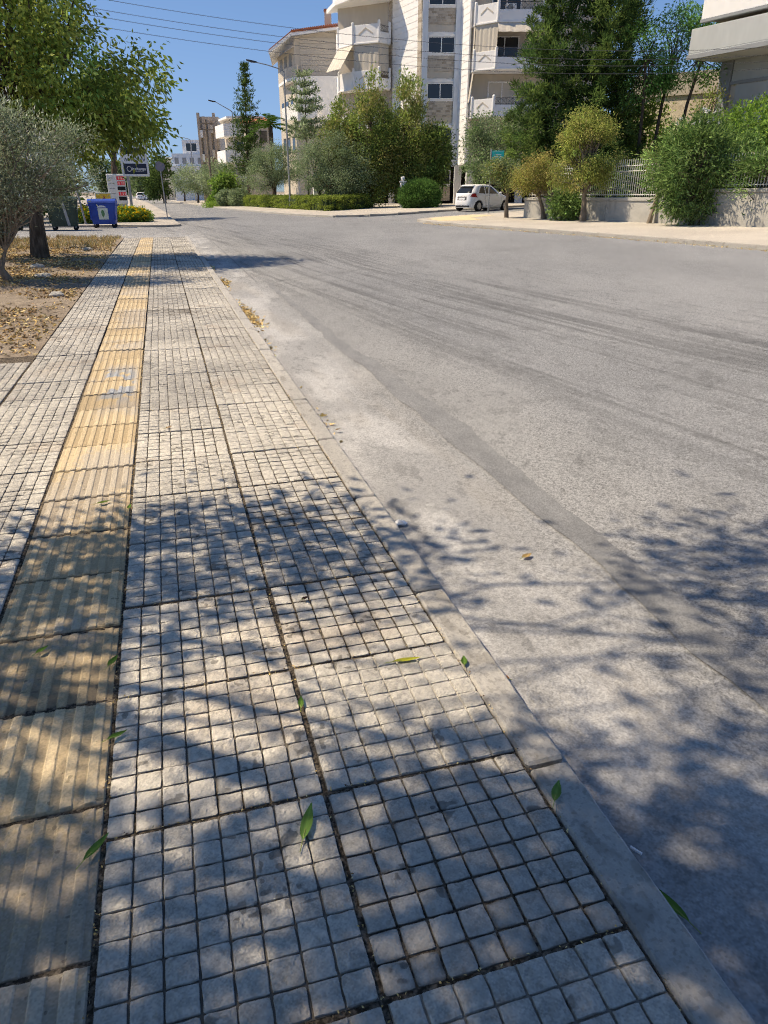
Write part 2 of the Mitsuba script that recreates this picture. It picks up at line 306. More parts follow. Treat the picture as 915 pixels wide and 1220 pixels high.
def lay(key, d, x, y, z, quarter=True, amp=1.0):
    t = T().translate([x + rng.normal(0, 0.0012), y + rng.normal(0, 0.002), z + rng.normal(0, 0.0019) * amp]).rotate([0, 0, 1], rng.normal(0, 0.18) + (90 * rng.integers(4) if quarter else 180 * rng.integers(2)))
    t = t.rotate([1, 0, 0], rng.normal(0, 0.22) * amp).rotate([0, 1, 0], rng.normal(0, 0.22) * amp)
    add(key, d, None, to_world=t)
for k in range(-3, 51):
    y = 0.30 + S * (k + 0.5)
    for x in (-0.0335, 0.5405, -1.0605):
        lay('sidewalk__slab', near[rng.integers(6)] if y < 9 else far[rng.integers(4)], x, y, dip(y))
    if y < 7.9:
        for j in range(1, 3):
            lay('sidewalk__slab', near[rng.integers(6)] if j < 2 else far[rng.integers(4)], -1.0605 - S * j - 0.006, y - 0.22, 0.0)
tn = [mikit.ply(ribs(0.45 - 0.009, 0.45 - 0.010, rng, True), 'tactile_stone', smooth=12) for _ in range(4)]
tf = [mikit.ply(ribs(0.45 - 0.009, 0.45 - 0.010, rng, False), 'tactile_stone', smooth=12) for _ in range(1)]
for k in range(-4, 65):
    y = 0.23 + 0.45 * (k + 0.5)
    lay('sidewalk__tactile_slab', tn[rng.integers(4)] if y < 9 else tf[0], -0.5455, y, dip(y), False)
for k in range(-2, 29):
    y0 = 0.36 + 1.02 * k; zk = -0.06 * float(np.clip((y0 - 19) / 1.2, 0, 1))
    m = bx(0.831, 0.953, y0 + 0.006, y0 + 1.012, -0.3, zk + rng.normal(0, 0.001), 0.009)
    if y0 < 10:
        m = m.subdivide_to_size(0.04, max_iter=6); rough(m, 0.0042, 26, k)
    add('sidewalk__kerb_stone', m, 'kerb_concrete', smooth=40)
add('sidewalk__kerb_stone', bx(0.98, 1.22, 19.1, 19.9, -0.12, -0.03, 0.02), 'kerb_concrete')

# bare verge with the trees on the left
gx, gy = np.meshgrid(np.linspace(-14, -1.362, 110), np.linspace(7.86, 29.7, 190), indexing='ij')
d = np.minimum(np.clip((-1.362 - gx) / 0.5, 0, 1), np.clip((gy - 7.86) / 0.5, 0, 1))
gz = -0.012 + d * (meshkit.fbm(np.stack([gx, gy, gx * 0], -1) * 1.3, 4) - 0.42) * 0.16 + d * (meshkit.fbm(np.stack([gx, gy, gx * 0], -1) * 6, 3) - 0.5) * 0.05 - 0.05 * np.clip((gy - 25) / 4, 0, 1)
i = np.arange(gx.size).reshape(gx.shape)
f = np.concatenate([np.stack([i[:-1, :-1], i[1:, :-1], i[1:, 1:]], -1).reshape(-1, 3), np.stack([i[:-1, :-1], i[1:, 1:], i[:-1, 1:]], -1).reshape(-1, 3)])
struct('verge_ground', trimesh.Trimesh(np.column_stack([gx.ravel(), gy.ravel(), gz.ravel()]), f, process=False), 'dirt', smooth=True)
def verge_z(x, y):
    i = np.clip(np.round((np.asarray(x) + 14) / (12.638 / 109)).astype(int), 0, 109); j = np.clip(np.round((np.asarray(y) - 7.86) / (21.84 / 189)).astype(int), 0, 189)
    return gz[i, j]
# far corner of the side street on the left
LP = Polygon([(0.96, 39.6), (0.9, 40.6), (0.68, 48.3), (0.63, 59), (0.03, 76), (-1.68, 124), (-4.7, 182), (-12, 300), (-60, 300), (-60, 40.2), (-9, 39.6), (-1.9, 39.2), (-0.9, 38.6), (0.3, 38.4), (0.8, 38.9)])
struct('corner_pavement', slab_of(LP, -0.1, 0.09), 'pale_paving')
# right hand pavement
K = np.array([(14.3, 2), (13.9, 9), (13.44, 14.3), (12.83, 21.0), (12.07, 25.7), (11.5, 30.0), (11.35, 32.3), (11.6, 34.3), (12.5, 35.6), (15, 37.0), (20, 39.5), (30, 44.5), (48, 53)])
struct('right_pavement', slab_of(Polygon(K.tolist() + [(60, 53), (60, 2)]), -0.2, 0.115), 'pale_paving')
def kerbs(key, line, h, w=0.16, L=1.0):
    ls = LineString(line); n = int(ls.length / L)
    for i in range(n):
        a, b = np.array(ls.interpolate(i * L).coords[0]), np.array(ls.interpolate(i * L + L - 0.012).coords[0])
        M, l = along(a, b); z = float(zt((a[0] + b[0]) / 2))
        m = tr(bx(0, l, -0.006, w, -0.15, h + rng.normal(0, 0.003), 0.02), M); m.vertices[:, 2] += z
        add(key, m, 'kerb_concrete')
kerbs('right_pavement__kerb_stone', K[::-1][1:-1].tolist(), 0.121, 0.16)
c = Polygon([(11.75, 31.6), (12.0, 34.0), (12.9, 35.3), (15.3, 36.6), (16.2, 35.4), (14.0, 33.6), (13.6, 31.2)])
struct('yellow_corner_paving', sheet(c, 0.1195), 'yellow_paving')
FP = [(48, 59.6), (20, 47.3), (16.6, 45.3), (12.8, 42.7), (10.8, 42.2), (9.5, 43.0), (8.3, 47.5), (5.9, 68), (4.4, 90), (2.2, 126), (0, 165), (-4, 300)]
struct('far_pavement', slab_of(Polygon(FP + [(60, 300), (60, 59.6)]), -0.2, 0.11), 'pale_paving')
kerbs('far_pavement__kerb_stone', FP[1:9], 0.116, 0.16, 2.0)
# raised garden behind the right hand wall
struct('garden_ground', slab_of(Polygon([(20.4, 8), (18.7, 17.5), (16.05, 31.0), (17.6, 33.2), (24, 36.2), (60, 53), (60, 8)]), 0.05, 0.75), 'dirt')

# ------------------------------------------------------------------ vegetation
def unit(v): return v / (np.linalg.norm(v, axis=-1, keepdims=True) + 1e-12)
def leaf_mesh(r, pos, axis, L, W, cols):
    n = len(pos); L = L * r.uniform(0.65, 1.25, n)[:, None]; W = W * r.uniform(0.7, 1.2, n)[:, None]
    a = unit(axis); s = unit(np.cross(a, r.normal(size=(n, 3)))); m = np.cross(a, s)
    v = np.stack([pos, pos + a * L * 0.45 + s * W / 2 + m * W * 0.18, pos + a * L - m * W * 0.1, pos + a * L * 0.45 - s * W / 2 + m * W * 0.18], 1).reshape(-1, 3)
    k = np.arange(n)[:, None] * 4
    f = np.concatenate([k + [0, 1, 2], k + [0, 2, 3]])
    return trimesh.Trimesh(v, f, process=False), np.repeat(np.clip(cols, 0, 0.9), 4, 0)
def centres(r, blobs, n, shell=0.5, gap=0.0, freq=0.9):
    b = np.array(blobs, float); w = (b[:, 3] * b[:, 4] * b[:, 5]) ** 0.8; out = []
    while len(out) < n:
        q = b[r.choice(len(b), 4 * n, p=w / w.sum())]; d = unit(r.normal(size=(4 * n, 3)))
        p = q[:, :3] + d * q[:, 3:] * (shell + (1 - shell) * r.random((4 * n, 1)) ** 0.7)
        inside = (((p[:, None] - b[None, :, :3]) / b[None, :, 3:]) ** 2).sum(-1).min(1)
        keep = (meshkit.fbm(p * freq + 31.7, 2, int(r.integers(99))) > gap) & (inside > 0.18)
        out += p[keep].tolist()
    return np.array(out[:n])
def foliage(r, cen, nl, spread, L, W, pal, droop=0.2, out_from=None, bright=0.28, up=0.0, sq=0.75):
    pal = np.array(pal, float) * 2.0; n = len(cen) * nl; ci = np.repeat(np.arange(len(cen)), nl)
    off = r.normal(size=(n, 3)) * spread * [1, 1, sq] * np.repeat(r.uniform(0.6, 1.3, len(cen)), nl)[:, None]
    pos = cen[ci] + off
    c = out_from if out_from is not None else cen.mean(0)
    ax = unit(pos - c) * 0.5 + unit(off) * 0.5 + r.normal(size=(n, 3)) * 0.55 + [0, 0, up - droop]
    base = pal[r.integers(len(pal), size=len(cen))] * np.exp(r.normal(0, bright, (len(cen), 1)))
    alt = pal[r.integers(len(pal), size=n)]
    cols = (base[ci] * 0.65 + alt * 0.35) * np.exp(r.normal(0, 0.22, (n, 1)))
    return leaf_mesh(r, pos, ax, L, W, cols)
def limbs(r, trunk, r0, cen, k, rt=0.42, sides=7, tipr=0.008):
    trunk = np.array(trunk, float); ls = np.linspace(r0 * 1.0, r0 * 0.55, len(trunk)); ls[0] *= 1.25
    ms = [tube(trunk, ls, max(sides, 9))]; top = trunk[-1]
    pick = cen[r.choice(len(cen), min(k, len(cen)), replace=False)]
    for q in pick:
        s = top if r.random() < 0.6 or len(trunk) < 3 else trunk[-2] * 0.5 + top * 0.5
        d = q - s; L = np.linalg.norm(d); mid = s + d * 0.45 + r.normal(0, 0.09 * L, 3) + [0, 0, 0.12 * L]
        t = np.linspace(0, 1, 7)[:, None]; c = (1 - t) ** 2 * s + 2 * t * (1 - t) * mid + t ** 2 * q + np.where((t > 0) & (t < 1), r.normal(0, 0.02 * L, (7, 3)), 0)
        ms.append(tube(c, np.linspace(r0 * rt * min(1, 0.45 + L / 6), tipr, 7), sides, cap=False))
    return cat(ms)
SEED = [100]
def tree(name, label, category, group, trunk, r0, blobs, nc, nl, spread, L, W, pal, droop=0.25, bark='bark_dark', nlimb=24, shell=0.5, gap=0.42, extra=None, bright=0.28, part='crown', up=0.0, multi=None, sq=0.75, freq=0.9, rt=0.42):
    SEED[0] += 1; r = np.random.default_rng(SEED[0])
    key = thing(name, label, category, group)
    cen = centres(r, blobs, nc, shell, gap, freq)
    if trunk is not None:
        w = limbs(r, trunk, r0, cen, nlimb, rt)
        for t in multi or []: w = cat([w, limbs(r, t, r0 * 0.8, cen, nlimb // 2, rt)])
        add(key + '__trunk' if name.endswith('tree') else key + '__stem', w, bark, smooth=True)
    out = np.average(np.array(blobs)[:, :3], axis=0, weights=np.prod(np.array(blobs)[:, 3:], axis=1))
    if trunk[0][1] > 24 or name == 'garden_shrub': L, W, nl = L * 1.3, W * 1.75, int(nl * 1.6)
    m, c = foliage(r, cen, nl, spread, L, W, pal, droop, out, bright, up, sq); labels[key + '__' + part] = {'kind': 'stuff'}
    add(key + '__' + part, m, 'leaves', color=c)
    return key, cen, r
BRA = [(0.075, 0.125, 0.026), (0.13, 0.17, 0.034), (0.05, 0.085, 0.02), (0.19, 0.20, 0.045), (0.15, 0.18, 0.04)]
OLI = [(0.12, 0.145, 0.09), (0.17, 0.19, 0.135), (0.075, 0.10, 0.055), (0.24, 0.255, 0.20)]
OLF = [(0.125, 0.16, 0.085), (0.175, 0.205, 0.125), (0.09, 0.125, 0.06)]
PIN = [(0.04, 0.07, 0.02), (0.065, 0.10, 0.027), (0.027, 0.05, 0.016), (0.10, 0.14, 0.038)]
CYP = [(0.115, 0.165, 0.04), (0.175, 0.205, 0.05), (0.08, 0.115, 0.032), (0.175, 0.155, 0.06)]
YEL = [(0.185, 0.19, 0.05), (0.145, 0.18, 0.045), (0.215, 0.185, 0.07), (0.11, 0.155, 0.038), (0.17, 0.195, 0.05)]
OLE = [(0.06, 0.105, 0.03), (0.10, 0.15, 0.045), (0.045, 0.08, 0.022), (0.15, 0.20, 0.075)]
LIM = [(0.12, 0.19, 0.03), (0.17, 0.24, 0.045), (0.08, 0.13, 0.025)]
DRK = [(0.04, 0.065, 0.02), (0.06, 0.09, 0.026), (0.03, 0.05, 0.016)]

tree('broadleaf_tree', 'big green broadleaf tree with a thick dark trunk on the dry verge beside the sidewalk', 'tree', None, [(-2.93, 20, -0.05), (-2.86, 20, 0.9), (-2.7, 19.95, 1.9), (-2.6, 19.9, 2.5)], 0.19,
     [(-3.5, 20.2, 5.2, 2.3, 2.5, 2.3), (-0.55, 19.7, 3.5, 1.2, 1.7, 1.1), (-1.7, 19.6, 3.7, 1.3, 2.0, 1.35), (-2.1, 20.4, 5.3, 1.1, 1.8, 1.5), (-4.6, 20, 3.6, 1.9, 2.2, 1.5), (-2.6, 19.4, 2.9, 1.5, 1.6, 0.9), (-1.6, 19.4, 2.6, 0.8, 0.9, 0.4), (-0.75, 19.6, 2.8, 0.95, 1.0, 0.5)], 700, 50, 0.22, 0.14, 0.064, [(0.10, 0.15, 0.03), (0.165, 0.20, 0.04), (0.06, 0.095, 0.022), (0.22, 0.235, 0.055), (0.19, 0.215, 0.05)], 0.65, nlimb=80, gap=0.43, shell=0.35, bright=0.45, freq=1.2)
for x, y, h, lab in ((-3.5, -5.0, 4.8, 'leafy street tree standing behind the viewer by the sidewalk'), (-7.5, -0.3, 5.6, 'broad leafy tree left of the near sidewalk, out of the picture'), (-7.0, -4.5, 5.6, 'broad leafy tree behind the viewer on the left')):
    tree('shade_tree', lab, 'tree', None, [(x, y, -0.1), (x + 0.1, y, 1.5), (x + 0.2, y, 2.8)], 0.18, [(x + 0.3, y, h, 2.9, 2.9, 1.7), (x + 1.4, y + 0.2, h + 0.3, 2.0, 2.0, 1.2)], 260, 32, 0.3, 0.2, 0.10, BRA, 0.5, nlimb=24, gap=0.36, shell=0.25)
tree('shade_tree', 'tall broadleaf street tree standing left of the near sidewalk, out of the picture', 'tree', None, [(-3.6, 3.6, -0.05), (-3.5, 3.55, 1.2), (-3.2, 3.4, 2.5)], 0.16,
     [(-2.3, 4.0, 3.6, 0.95, 0.6, 0.55), (-3.4, 3.2, 3.6, 0.75, 1.3, 0.7), (-0.8, 3.5, 5.0, 0.9, 0.65, 0.45), (-2.8, 2.3, 4.5, 1.3, 0.55, 0.5), (-1.7, 2.5, 5.2, 1.0, 0.65, 0.45)], 980, 10, 0.22, 0.12, 0.046, BRA, 0.4, nlimb=40, rt=0.07, gap=0.44, shell=0.2, freq=1.6)
tree('shade_tree', 'broadleaf street tree beside the viewer whose canopy shades the bottom of the picture', 'tree', None, [(-3.8, 0.4, -0.1), (-3.6, 0.5, 1.6), (-3.2, 0.8, 3.0)], 0.15,
     [(-2.9, 2.05, 4.7, 1.25, 0.7, 0.5), (-1.6, 2.3, 5.4, 1.2, 0.7, 0.5), (-3.6, 1.6, 4.4, 1.0, 0.9, 0.6)], 520, 10, 0.2, 0.12, 0.046, BRA, 0.4, nlimb=30, rt=0.07, gap=0.44, shell=0.2, freq=1.6)
tree('olive_tree', 'silvery olive bush with bare grey stems at the left edge of the verge', 'tree', None, [(-3.1, 15.0, -0.05), (-3.05, 15.1, 0.35), (-2.8, 15.0, 0.85)], 0.10,
     [(-2.85, 15.0, 1.85, 0.85, 1.1, 0.8), (-1.8, 15.1, 2.0, 0.8, 0.9, 0.55), (-3.4, 15, 1.5, 1.0, 1.2, 1.0), (-2.0, 15.1, 1.5, 0.55, 0.7, 0.4), (-1.35, 15, 2.3, 0.4, 0.5, 0.3), (-2.4, 15, 2.6, 0.5, 0.6, 0.3), (-1.5, 15.2, 1.65, 0.4, 0.5, 0.22), (-2.9, 14.7, 2.7, 0.5, 0.6, 0.35)], 560, 50, 0.15, 0.07, 0.021, OLI, -0.1, bark='bark_pale', nlimb=70, gap=0.50, shell=0.05, bright=0.55, up=0.25, multi=[[(-3.05, 14.8, -0.05), (-3.15, 14.7, 0.4), (-3.2, 14.8, 0.9)], [(-2.75, 14.9, -0.05), (-2.85, 14.8, 0.25), (-2.6, 14.9, 0.8)]], freq=1.6, rt=0.33)
tree('broadleaf_tree', 'street tree with a bare brown trunk rising behind the price board', 'tree', None, [(-2.5, 50.3, 0), (-2.4, 50.3, 2), (-2.15, 50.3, 4.2)], 0.26,
     [(-2.2, 50.3, 6.2, 2.1, 2.1, 1.7)], 110, 24, 0.34, 0.2, 0.09, BRA, 0.5, nlimb=16)
for x, y, h, rr, s in ((-6.4, 43.5, 4.4, 1.9, 'nearest to the green bins'), (-9.5, 50, 5.5, 2.4, 'second behind the green bins'), (-13.5, 58, 6.5, 3.0, 'farthest left in the row behind the green bins')):
    tree('background_tree', 'dark leafy tree ' + s, 'tree', None, [(x, y, 0), (x, y, h * 0.35)], 0.16, [(x, y, h * 0.6, rr, rr, h * 0.42), (x + 0.6, y, h * 0.35, rr * 0.9, rr, h * 0.3)], 130, 26, 0.38, 0.2, 0.09, DRK + BRA[:2], 0.3, nlimb=12)
tree('cypress_tree', 'tall dark tree far down the street just right of the cafe sign', 'tree', None, [(0.9, 112, 0), (0.9, 112, 3)], 0.2, [(0.9, 112, 3.9, 1.3, 1.3, 2.6), (0.2, 113, 2.6, 1.6, 1.5, 2.0)], 90, 24, 0.35, 0.28, 0.1, DRK, 0.1, nlimb=8)
for x, y, h, lab in ((-2.5, 170, 7, 'green tree at the end of the street, right behind the tiny parked cars'), (-7, 190, 8, 'green tree at the end of the street, seen under the cafe sign'), (-12, 200, 9, 'leftmost green tree closing the far end of the street'), (3, 185, 6.5, 'rightmost green tree closing the far end of the street'), (-4.5, 210, 9, 'tallest and farthest tree at the very end of the street')):
    tree('far_tree', lab, 'tree', 'trees at the far end of the street', [(x, y, -0.2), (x, y, h * 0.4)], 0.25, [(x, y, h * 0.55, 2.6, 2.6, h * 0.42)], 70, 22, 0.6, 0.5, 0.25, OLF + DRK, 0.1, nlimb=6)
# far row of olives on the right hand side of the street
for k, (x, y, h, lab) in enumerate(((3.0, 150, 5.0, 'farthest pale olive tree of the row down the street'), (3.9, 122, 4.8, 'pale olive tree, second from the far end of the row'), (5.0, 104, 4.7, 'round grey green olive tree in the middle of the far row'), (6.4, 94, 4.9, 'grey green olive tree behind the twin clipped bushes'), (7.8, 88, 4.4, 'dark olive tree just left of the nearer tall lamp post'), (1.2, 175, 4.6, 'small olive tree where the street bends away'))):
    tree('olive_tree', lab, 'tree', None, [(x, y, 0), (x + 0.1, y, 1.0), (x, y, 1.7)], 0.13, [(x, y, 0.62 * h, 1.75, 1.75, 0.36 * h), (x + 0.9, y + 0.4, 0.5 * h, 1.3, 1.4, 0.3 * h)], 100, 26, 0.33, 0.19, 0.05, OLF, 0.1, bark='bark_dark', nlimb=10)
for x, y, rr, lab in ((5.75, 82.2, 0.62, 'left one of two small round clipped bushes by the far kerb'), (6.75, 81, 0.62, 'right one of two small round clipped bushes by the far kerb'), (7.55, 75.5, 0.95, 'larger round clipped bush at the foot of the lamp post'), (6.4, 77, 0.85, 'dark rounded bush behind the green ground cover')):
    tree('clipped_bush', lab, 'bush', None, [(x, y, 0), (x, y, 0.4)], 0.06, [(x, y, 0.05 + rr * 0.9, rr, rr, rr * 0.85)], 90, 26, 0.13, 0.12, 0.06, LIM if rr < 0.8 else OLF, 0, nlimb=5, shell=0.8, gap=0.2, part='leaf_mass')
tree('leafy_shrub', 'bright green shrub with big leaves between the two far lamp posts', 'bush', None, [(6.9, 82.5, 0), (6.9, 82.5, 1.2)], 0.08, [(6.9, 82.5, 1.9, 1.1, 1.1, 1.3)], 90, 22, 0.3, 0.26, 0.11, OLE + LIM, 0.3, nlimb=8, part='leaf_mass')
r = np.random.default_rng(5); k = thing('ground_cover', 'low bright green plants spreading over the far kerb', 'plants'); labels[k]['kind'] = 'stuff'
cen = np.column_stack([r.normal(5.3, 0.45, 70), r.normal(79.5, 1.6, 70), np.full(70, 0.2)]); m, c = foliage(r, cen, 26, 0.2, 0.16, 0.07, LIM, 0, cen.mean(0) - [0, 0, 1]); add(k, m, 'leaves', color=c)
# the two olives behind the hedge
tree('olive_tree', 'broad olive tree behind the left part of the trimmed hedge', 'tree', None, [(9.7, 66, 0.1), (9.6, 66, 1.2), (9.5, 66, 2.0)], 0.17, [(9.5, 66, 3.5, 1.75, 1.8, 1.6), (8.5, 66.3, 2.7, 1.3, 1.5, 1.4), (10.4, 65.5, 3.4, 1.4, 1.5, 1.5)], 300, 34, 0.25, 0.11, 0.03, OLF, 0.15, nlimb=26, shell=0.4)
tree('olive_tree', 'largest grey green olive tree behind the corner of the trimmed hedge', 'tree', None, [(12.8, 56, 0.1), (12.6, 56, 1.0), (12.5, 56, 1.8)], 0.19, [(12.6, 56, 3.7, 2.0, 2.0, 1.8), (11.0, 56, 3.3, 1.5, 1.8, 1.6), (14.3, 55.6, 3.0, 1.6, 1.7, 1.6), (12.6, 55, 2.2, 2.6, 1.6, 1.0)], 460, 36, 0.25, 0.11, 0.028, OLF, 0.2, nlimb=36, shell=0.4, multi=[[(11.9, 56.3, 0.1), (11.6, 56.3, 1.0), (11.2, 56.2, 1.9)]])
# dense conical trees in front of the apartment block
for x, y, h, rr, lab in ((13.5, 57.2, 7.6, 1.9, 'lowest and leftmost of the olive brown conical trees before the apartment block'), (15.3, 56, 9.6, 1.9, 'conical brownish green tree, middle of the three before the apartment block'), (18.0, 55.6, 9.5, 2.1, 'broad conical tree rising before the stone window bay')):
    tree('conical_tree', lab, 'tree', None, [(x, y, 0.3), (x, y, 2), (x, y, h * 0.6)], 0.17, [(x, y, h * 0.74, rr * 0.5, rr * 0.5, h * 0.25), (x, y, h * 0.55, rr * 0.85, rr * 0.85, h * 0.3), (x, y, h * 0.33, rr, rr, h * 0.25), (x + 0.8, y - 0.4, h * 0.42, rr * 0.75, rr * 0.7, h * 0.25)], 380, 34, 0.24, 0.15, 0.055, CYP, 0.05, nlimb=30, up=0.35, shell=0.5, gap=0.38, sq=1.25)
tree('broadleaf_tree', 'shaggy dark green tree right beside the stone window bay, above the ball shaped bush', 'tree', None, [(19.9, 54.6, 0.3), (19.8, 54.6, 2.2)], 0.13, [(19.8, 54.6, 4.0, 1.1, 1.2, 2.0), (19.4, 54.8, 2.6, 1.2, 1.2, 1.2)], 170, 30, 0.25, 0.17, 0.06, DRK + CYP[:2], 0.4, nlimb=16)
tree('clipped_bush', 'big dark green ball shaped bush beside the white gate pillar', 'bush', None, [(17.8, 51.8, 0.3), (17.8, 51.8, 0.8)], 0.09, [(17.7, 51.8, 1.15, 1.38, 1.3, 1.0)], 330, 40, 0.13, 0.12, 0.03, [(0.05, 0.10, 0.025), (0.075, 0.135, 0.035), (0.035, 0.07, 0.02)], -0.3, nlimb=8, shell=0.8, gap=0.15, part='leaf_mass', up=0.3)
# trimmed hedge that turns the corner
k = thing('trimmed_hedge', 'low trimmed light green hedge running along the far pavement and round its corner', 'hedge')
r = np.random.default_rng(8); pts = []
for (a, b) in (((7.75, 74.5), (10.9, 51.1)), ((10.9, 51.1), (15.3, 54.6))):
    a, b = np.array(a), np.array(b); d = unit(b - a); nrm = np.array([-d[1], d[0]]); L = np.linalg.norm(b - a); n = int(L * 42)
    s = r.random(n) * L; side = r.integers(3, size=n); w = np.where(side == 0, 0, np.where(side == 1, 0.9, r.random(n) * 0.9)); z = np.where(side == 2, 0.84, r.random(n) * 0.84)
    q = a + s[:, None] * d + (w[:, None]) * nrm
    pts.append(np.column_stack([q, z + zt(q[:, 0]) + 0.1]))
pts = np.vstack(pts); m, c = foliage(r, pts, 22, 0.07, 0.10, 0.07, [(0.13, 0.17, 0.03), (0.17, 0.20, 0.045), (0.09, 0.12, 0.025)], 0, bright=0.18, up=0.2); add(k + '__leaf_mass', m, 'leaves', color=c); labels[k + '__leaf_mass'] = {'kind': 'stuff'}
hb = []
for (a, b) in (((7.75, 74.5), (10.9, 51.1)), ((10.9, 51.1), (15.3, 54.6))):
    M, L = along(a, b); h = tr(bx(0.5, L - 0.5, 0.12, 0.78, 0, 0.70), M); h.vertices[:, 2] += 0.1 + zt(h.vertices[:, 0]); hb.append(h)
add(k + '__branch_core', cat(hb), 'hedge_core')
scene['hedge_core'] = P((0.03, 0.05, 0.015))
# conifers with whorled branches
def conifer(name, label, x, y, z0, z1, R, nwh, nbr, pal, bark='bark_dark', tuft=30, L=0.3, W=0.03, lean=(0, 0), tip=0.12, droop=0.0, start=0.12, rad=0.2, sparse=1.0, expo=0.85, spread=0.13, step=0.32):
    SEED[0] += 1; r = np.random.default_rng(SEED[0]); key = thing(name, label, 'tree')
    tp = np.array([[x + lean[0] * t, y + lean[1] * t, z0 + (z1 - z0) * t] for t in np.linspace(0, 1, 8)])
    ms = [tube(tp, np.linspace(rad, 0.02, 8), 9)]; cen, ax = [], []
    for i in range(nwh):
        t = start + (1 - start) * (i + r.uniform(-0.25, 0.25)) / nwh; t = min(max(t, start), 0.985)
        o = np.array([x + lean[0] * t, y + lean[1] * t, z0 + (z1 - z0) * t]); Rw = R * ((1 - t) / (1 - start)) ** expo + tip
        for b in range(nbr):
            if r.random() > sparse: continue
            th = 2 * np.pi * (b + r.uniform(-0.3, 0.3)) / nbr + i * 1.3; l = Rw * r.uniform(0.7, 1.1); d = np.array([np.cos(th), np.sin(th), 0])
            s = np.linspace(0, 1, 5)[:, None]; p = o + d * l * s + np.array([0, 0, 1]) * l * (-droop * s + (0.22 + droop * 0.5) * s ** 2)
            ms.append(tube(p, np.linspace(0.012 + 0.012 * l, 0.006, 5), 5, cap=False))
            n = max(2, int(l / step)); q = np.linspace(0.2, 1, n)
            cen.append(np.column_stack([np.interp(q, s[:, 0], p[:, j]) for j in range(3)]) + r.normal(0, 0.04 + 0.05 * l / max(R, 0.1), (n, 3)))
    cen = np.vstack(cen); m, c = foliage(r, cen, tuft, spread, L, W, pal, 0, np.array([x, y, (z0 + z1) / 2 - 2]), 0.3, up=0.25)
    add(key + '__trunk', cat(ms), bark, smooth=True); add(key + '__crown', m, 'leaves', color=c); labels[key + '__crown'] = {'kind': 'stuff'}
conifer('conifer_tree', 'tall narrow dark conifer standing against the sky beside the far white flats', 8.9, 80, 0.2, 12.9, 1.9, 22, 6, DRK, tuft=13, L=0.3, W=0.09, start=0.25, spread=0.10, step=0.28, rad=0.16, lean=(0.5, 0), droop=0.1)
conifer('conifer_tree', 'young sparse conifer with tiered branches before the tile roofed house', 12.3, 65, 0.3, 10.4, 1.7, 8, 6, OLF, tuft=14, L=0.3, W=0.08, start=0.5, spread=0.09, step=0.2, rad=0.09, expo=0.5)
PN = dict(tuft=84, L=0.28, W=0.062, spread=0.15, step=0.42, droop=0.12)
conifer('pine_tree', 'leftmost of the tall dark pines, hiding the corner of the apartment block', 20.0, 38.5, 0.6, 12.8, 2.0, 19, 6, PIN, start=0.16, expo=0.75, rad=0.2, **PN)
conifer('pine_tree', 'middle tall pine with a dark trunk, above the yellow street tree', 22.2, 37.5, 0.6, 14.2, 2.4, 20, 6, PIN, start=0.14, expo=0.7, rad=0.24, **PN)
conifer('pine_tree', 'rightmost tall pine, beside the slender feathery trees', 24.4, 38.6, 0.6, 12.5, 1.8, 17, 6, PIN, start=0.2, expo=0.75, rad=0.2, sparse=0.85, **PN)
# palm
k = thing('palm_tree', 'palm tree with arching fronds behind the olive trees by the lamp post', 'tree'); r = np.random.default_rng(4)
add(k + '__trunk', tube([(10.1, 70, 0), (10.15, 70, 3), (10.1, 70, 6.6)], [0.22, 0.18, 0.2], 9), 'bark_dark', smooth=True)
for i in range(16):
    th = i * 2.4; el = 0.15 + 1.05 * (i % 4) / 3; s = np.linspace(0, 1, 9); l = r.uniform(1.9, 2.4); d = np.array([np.cos(th), np.sin(th), 0])
    p = np.array([10.1, 70, 6.6]) + s[:, None] * d * l * np.cos(el) + np.array([0, 0, 1]) * (l * np.sin(el) * s - 0.5 * l * s ** 2)[:, None]
    pos = np.repeat(p[1:], 8, 0) + r.normal(0, 0.02, (64, 3)); sd = unit(np.cross(d, [0, 0, 1])) * np.where(np.arange(64) % 2, 1, -1)[:, None]
    m, c = leaf_mesh(r, pos, sd + d * 0.6 + r.normal(0, 0.1, (64, 3)) + [0, 0, -0.25], 0.5, 0.06, np.tile([(0.10, 0.19, 0.035)], (64, 1)) * r.uniform(0.6, 1.4, (64, 1)))
    t = tube(p, np.linspace(0.03, 0.008, 9), 5, cap=False); add(k + '__frond', cat([m, t]), 'leaves', color=np.vstack([c, np.tile([(0.12, 0.15, 0.05)], (len(t.vertices), 1))]))
# trees and shrubs on the right
tree('broadleaf_tree', 'grey green bushy tree with pale branches behind the white car', 'tree', None, [(20.6, 47.6, 0.3), (20.9, 47.4, 1.4), (21.2, 47.3, 2.6)], 0.15, [(21.3, 47.3, 4.9, 1.9, 1.8, 1.5), (20.3, 47.4, 3.7, 1.5, 1.5, 1.3), (22.6, 46.8, 4.7, 1.4, 1.5, 1.2), (20.6, 47.5, 2.7, 1.0, 1.2, 0.9)], 270, 30, 0.26, 0.13, 0.045, OLF + OLE[:1], 0.2, bark='bark_pale', nlimb=30, gap=0.42)
tree('street_tree', 'small olive brown street tree in front of the white car, leftmost by the corner', 'tree', None, [(15.3, 32.4, 0.27), (15.25, 32.4, 1.0), (15.25, 32.3, 1.6)], 0.10, [(15.2, 32.3, 2.0, 0.75, 0.8, 0.65), (14.7, 32.4, 2.35, 0.6, 0.6, 0.5)], 150, 28, 0.15, 0.08, 0.025, YEL[2:] + OLF + OLE[:1], 0.25, bark='bark_pale', nlimb=24)
